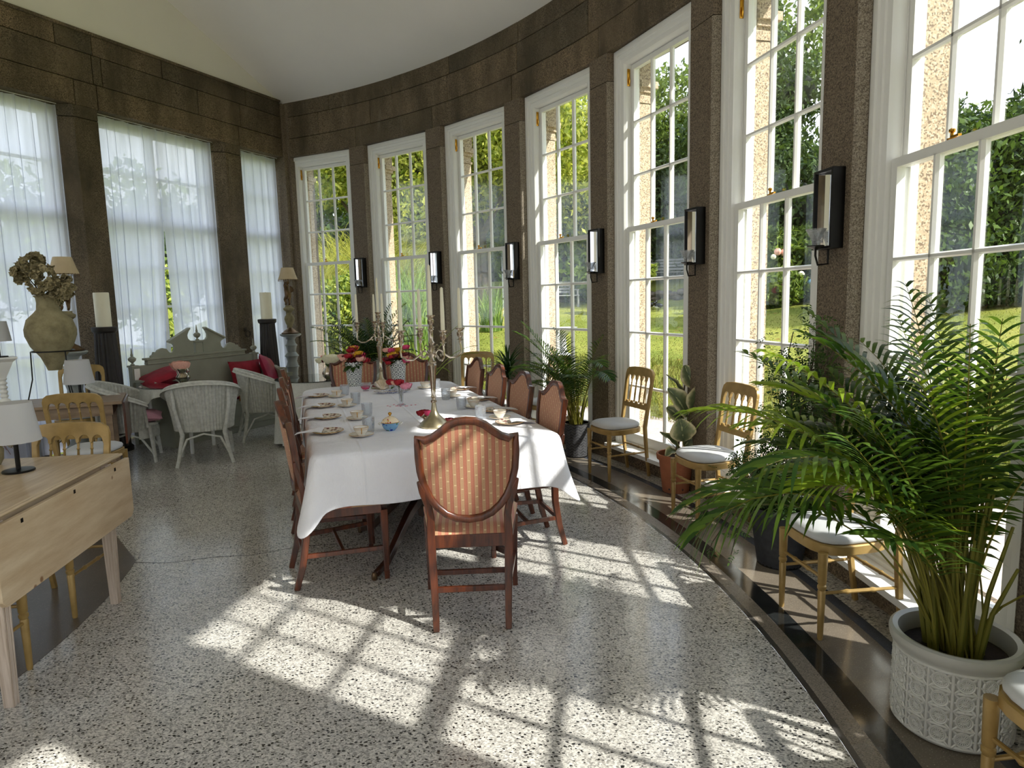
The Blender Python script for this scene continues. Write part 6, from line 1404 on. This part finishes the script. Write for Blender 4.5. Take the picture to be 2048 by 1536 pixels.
for b_, t_, wd, yb, yt, fc in (((1374, 770), (1357, 724), .050, 0, .02, (-.2, -1, .2)), ((1360, 828), (1318, 768), .062, -.02, -.06, (.5, -1, .3)), ((1368, 814), (1382, 764), .066, -.04, -.06, (.1, -1, .1)), ((1378, 782), (1413, 734), .030, .02, .05, (-.6, -.6, .6)), ((1362, 806), (1322, 744), .030, .03, .06, (.8, -.5, .4)),
                                 ((1368, 845), (1426, 820), .050, -.03, -.06, (.2, -.5, 1)), ((1350, 876), (1342, 829), .072, -.07, -.08, (-.1, -1, .15)), ((1356, 888), (1390, 842), .072, -.03, -.01, (-.1, -1, .2)), ((1347, 903), (1303, 858), .030, -.02, -.05, (.6, -.6, .6)), ((1354, 896), (1386, 886), .034, -.02, -.06, (0, -.6, 1)),
                                 ((1356, 840), (1325, 812), .045, .04, .08, (.4, -1, 0)), ((1340, 900), (1313, 906), .035, -.05, -.09, (0, -.4, 1)), ((1374, 830), (1378, 790), .045, .04, .06, (-.3, -1, 0))):
    f_ = lambda p: ((p[0] - 1340) * S_, (905 - p[1]) * S_ + .315)
    (bx, bz), (tx, tz) = f_(b_), f_(t_); big_leaf(bx, bz, tx, tz, wd, yb, yt, fc)
# climbing jasmine in the slate pot
px_, py_ = 1.575, 3.80
t = thing('climbing_jasmine', 'climbing jasmine in a tapered slate-grey pot against the pier', 'plant', (px_, py_, 0)); chev_pot(t, .125, .178, .36, 'slate_pot')
rn = random.Random(77); vt = MB(); LP = []
def vine(P, nleaf, spread, sz=.017):
    vt.tube(P, .003, 5)
    for _ in range(nleaf):
        i = rn.randrange(len(P) - 1); q = Vector(P[i]).lerp(Vector(P[i + 1]), rn.random()) + Vector((rn.gauss(0, spread), rn.gauss(0, spread * .6), rn.gauss(0, spread)))
        ax = Vector((rn.gauss(0, 1), rn.gauss(0, 1), rn.gauss(-.3, .6))).normalized(); sd_ = ax.cross(Vector((rn.gauss(0, 1), rn.gauss(0, 1), rn.gauss(0, 1)))).normalized()
        for k in range(7):                                 # pinnate sprig
            f = (k // 2) * .9 + .4; o_ = q + ax * sz * f * .8; d2 = (ax * .7 + sd_ * (1 if k % 2 else -1)).normalized() if k < 6 else ax; l_ = sz * rn.uniform(.8, 1.2) * (1 if k < 6 else 1.5); w2 = d2.cross(ax.cross(sd_)).normalized()
            a_ = o_; LP.extend([tuple(a_), tuple(a_ + d2 * l_ * .45 + w2 * l_ * .22), tuple(a_ + d2 * l_), tuple(a_ + d2 * l_ * .45 - w2 * l_ * .22)])
gx, gy = pol(kang(7), R - .05); gx -= px_; gy -= py_
for i in range(16):
    x0, y0 = rn.uniform(-.1, .12), rn.uniform(-.08, .08); h = rn.uniform(.75, 1.12); x1 = gx + rn.uniform(-.16, .04); y1 = gy + rn.uniform(-.14, .26)
    P = [(x0, y0, .33), (x0 * .6 + x1 * .3 + rn.gauss(0, .03), y0 * .6 + y1 * .3, .33 + h * .35), (x0 * .2 + x1 * .75 + rn.gauss(0, .04), y1 * .75, .33 + h * .7), (min(x1, gx + .02) - .02, y1, .33 + h)]; vine(P, 85, .06, .021)
for i in range(12):
    a = rn.uniform(1.8, 5.2); q = rn.uniform(.18, .34); P = [(0.05 * math.cos(a), .05 * math.sin(a), .34), (q * .5 * math.cos(a), q * .5 * math.sin(a), .34 + rn.uniform(.15, .35)), (q * math.cos(a), q * math.sin(a), .34 + rn.uniform(-.0, .25))]; vine(P, 60, .045, .020)
for P in ([(-.1, -.05, .37), (-.24, -.08, .34), (-.30, -.10, .20), (-.33, -.12, .10)], [(-.12, -.02, .37), (-.28, -.04, .36), (-.42, -.06, .16), (-.45, -.07, .09)]): vine(P, 16, .012, .02)
part('stems', vt, 'bark', t, 60); lf_ = quads('leaves', np.array(LP), 'vine_leaf', t); tag(lf_, kind='stuff')
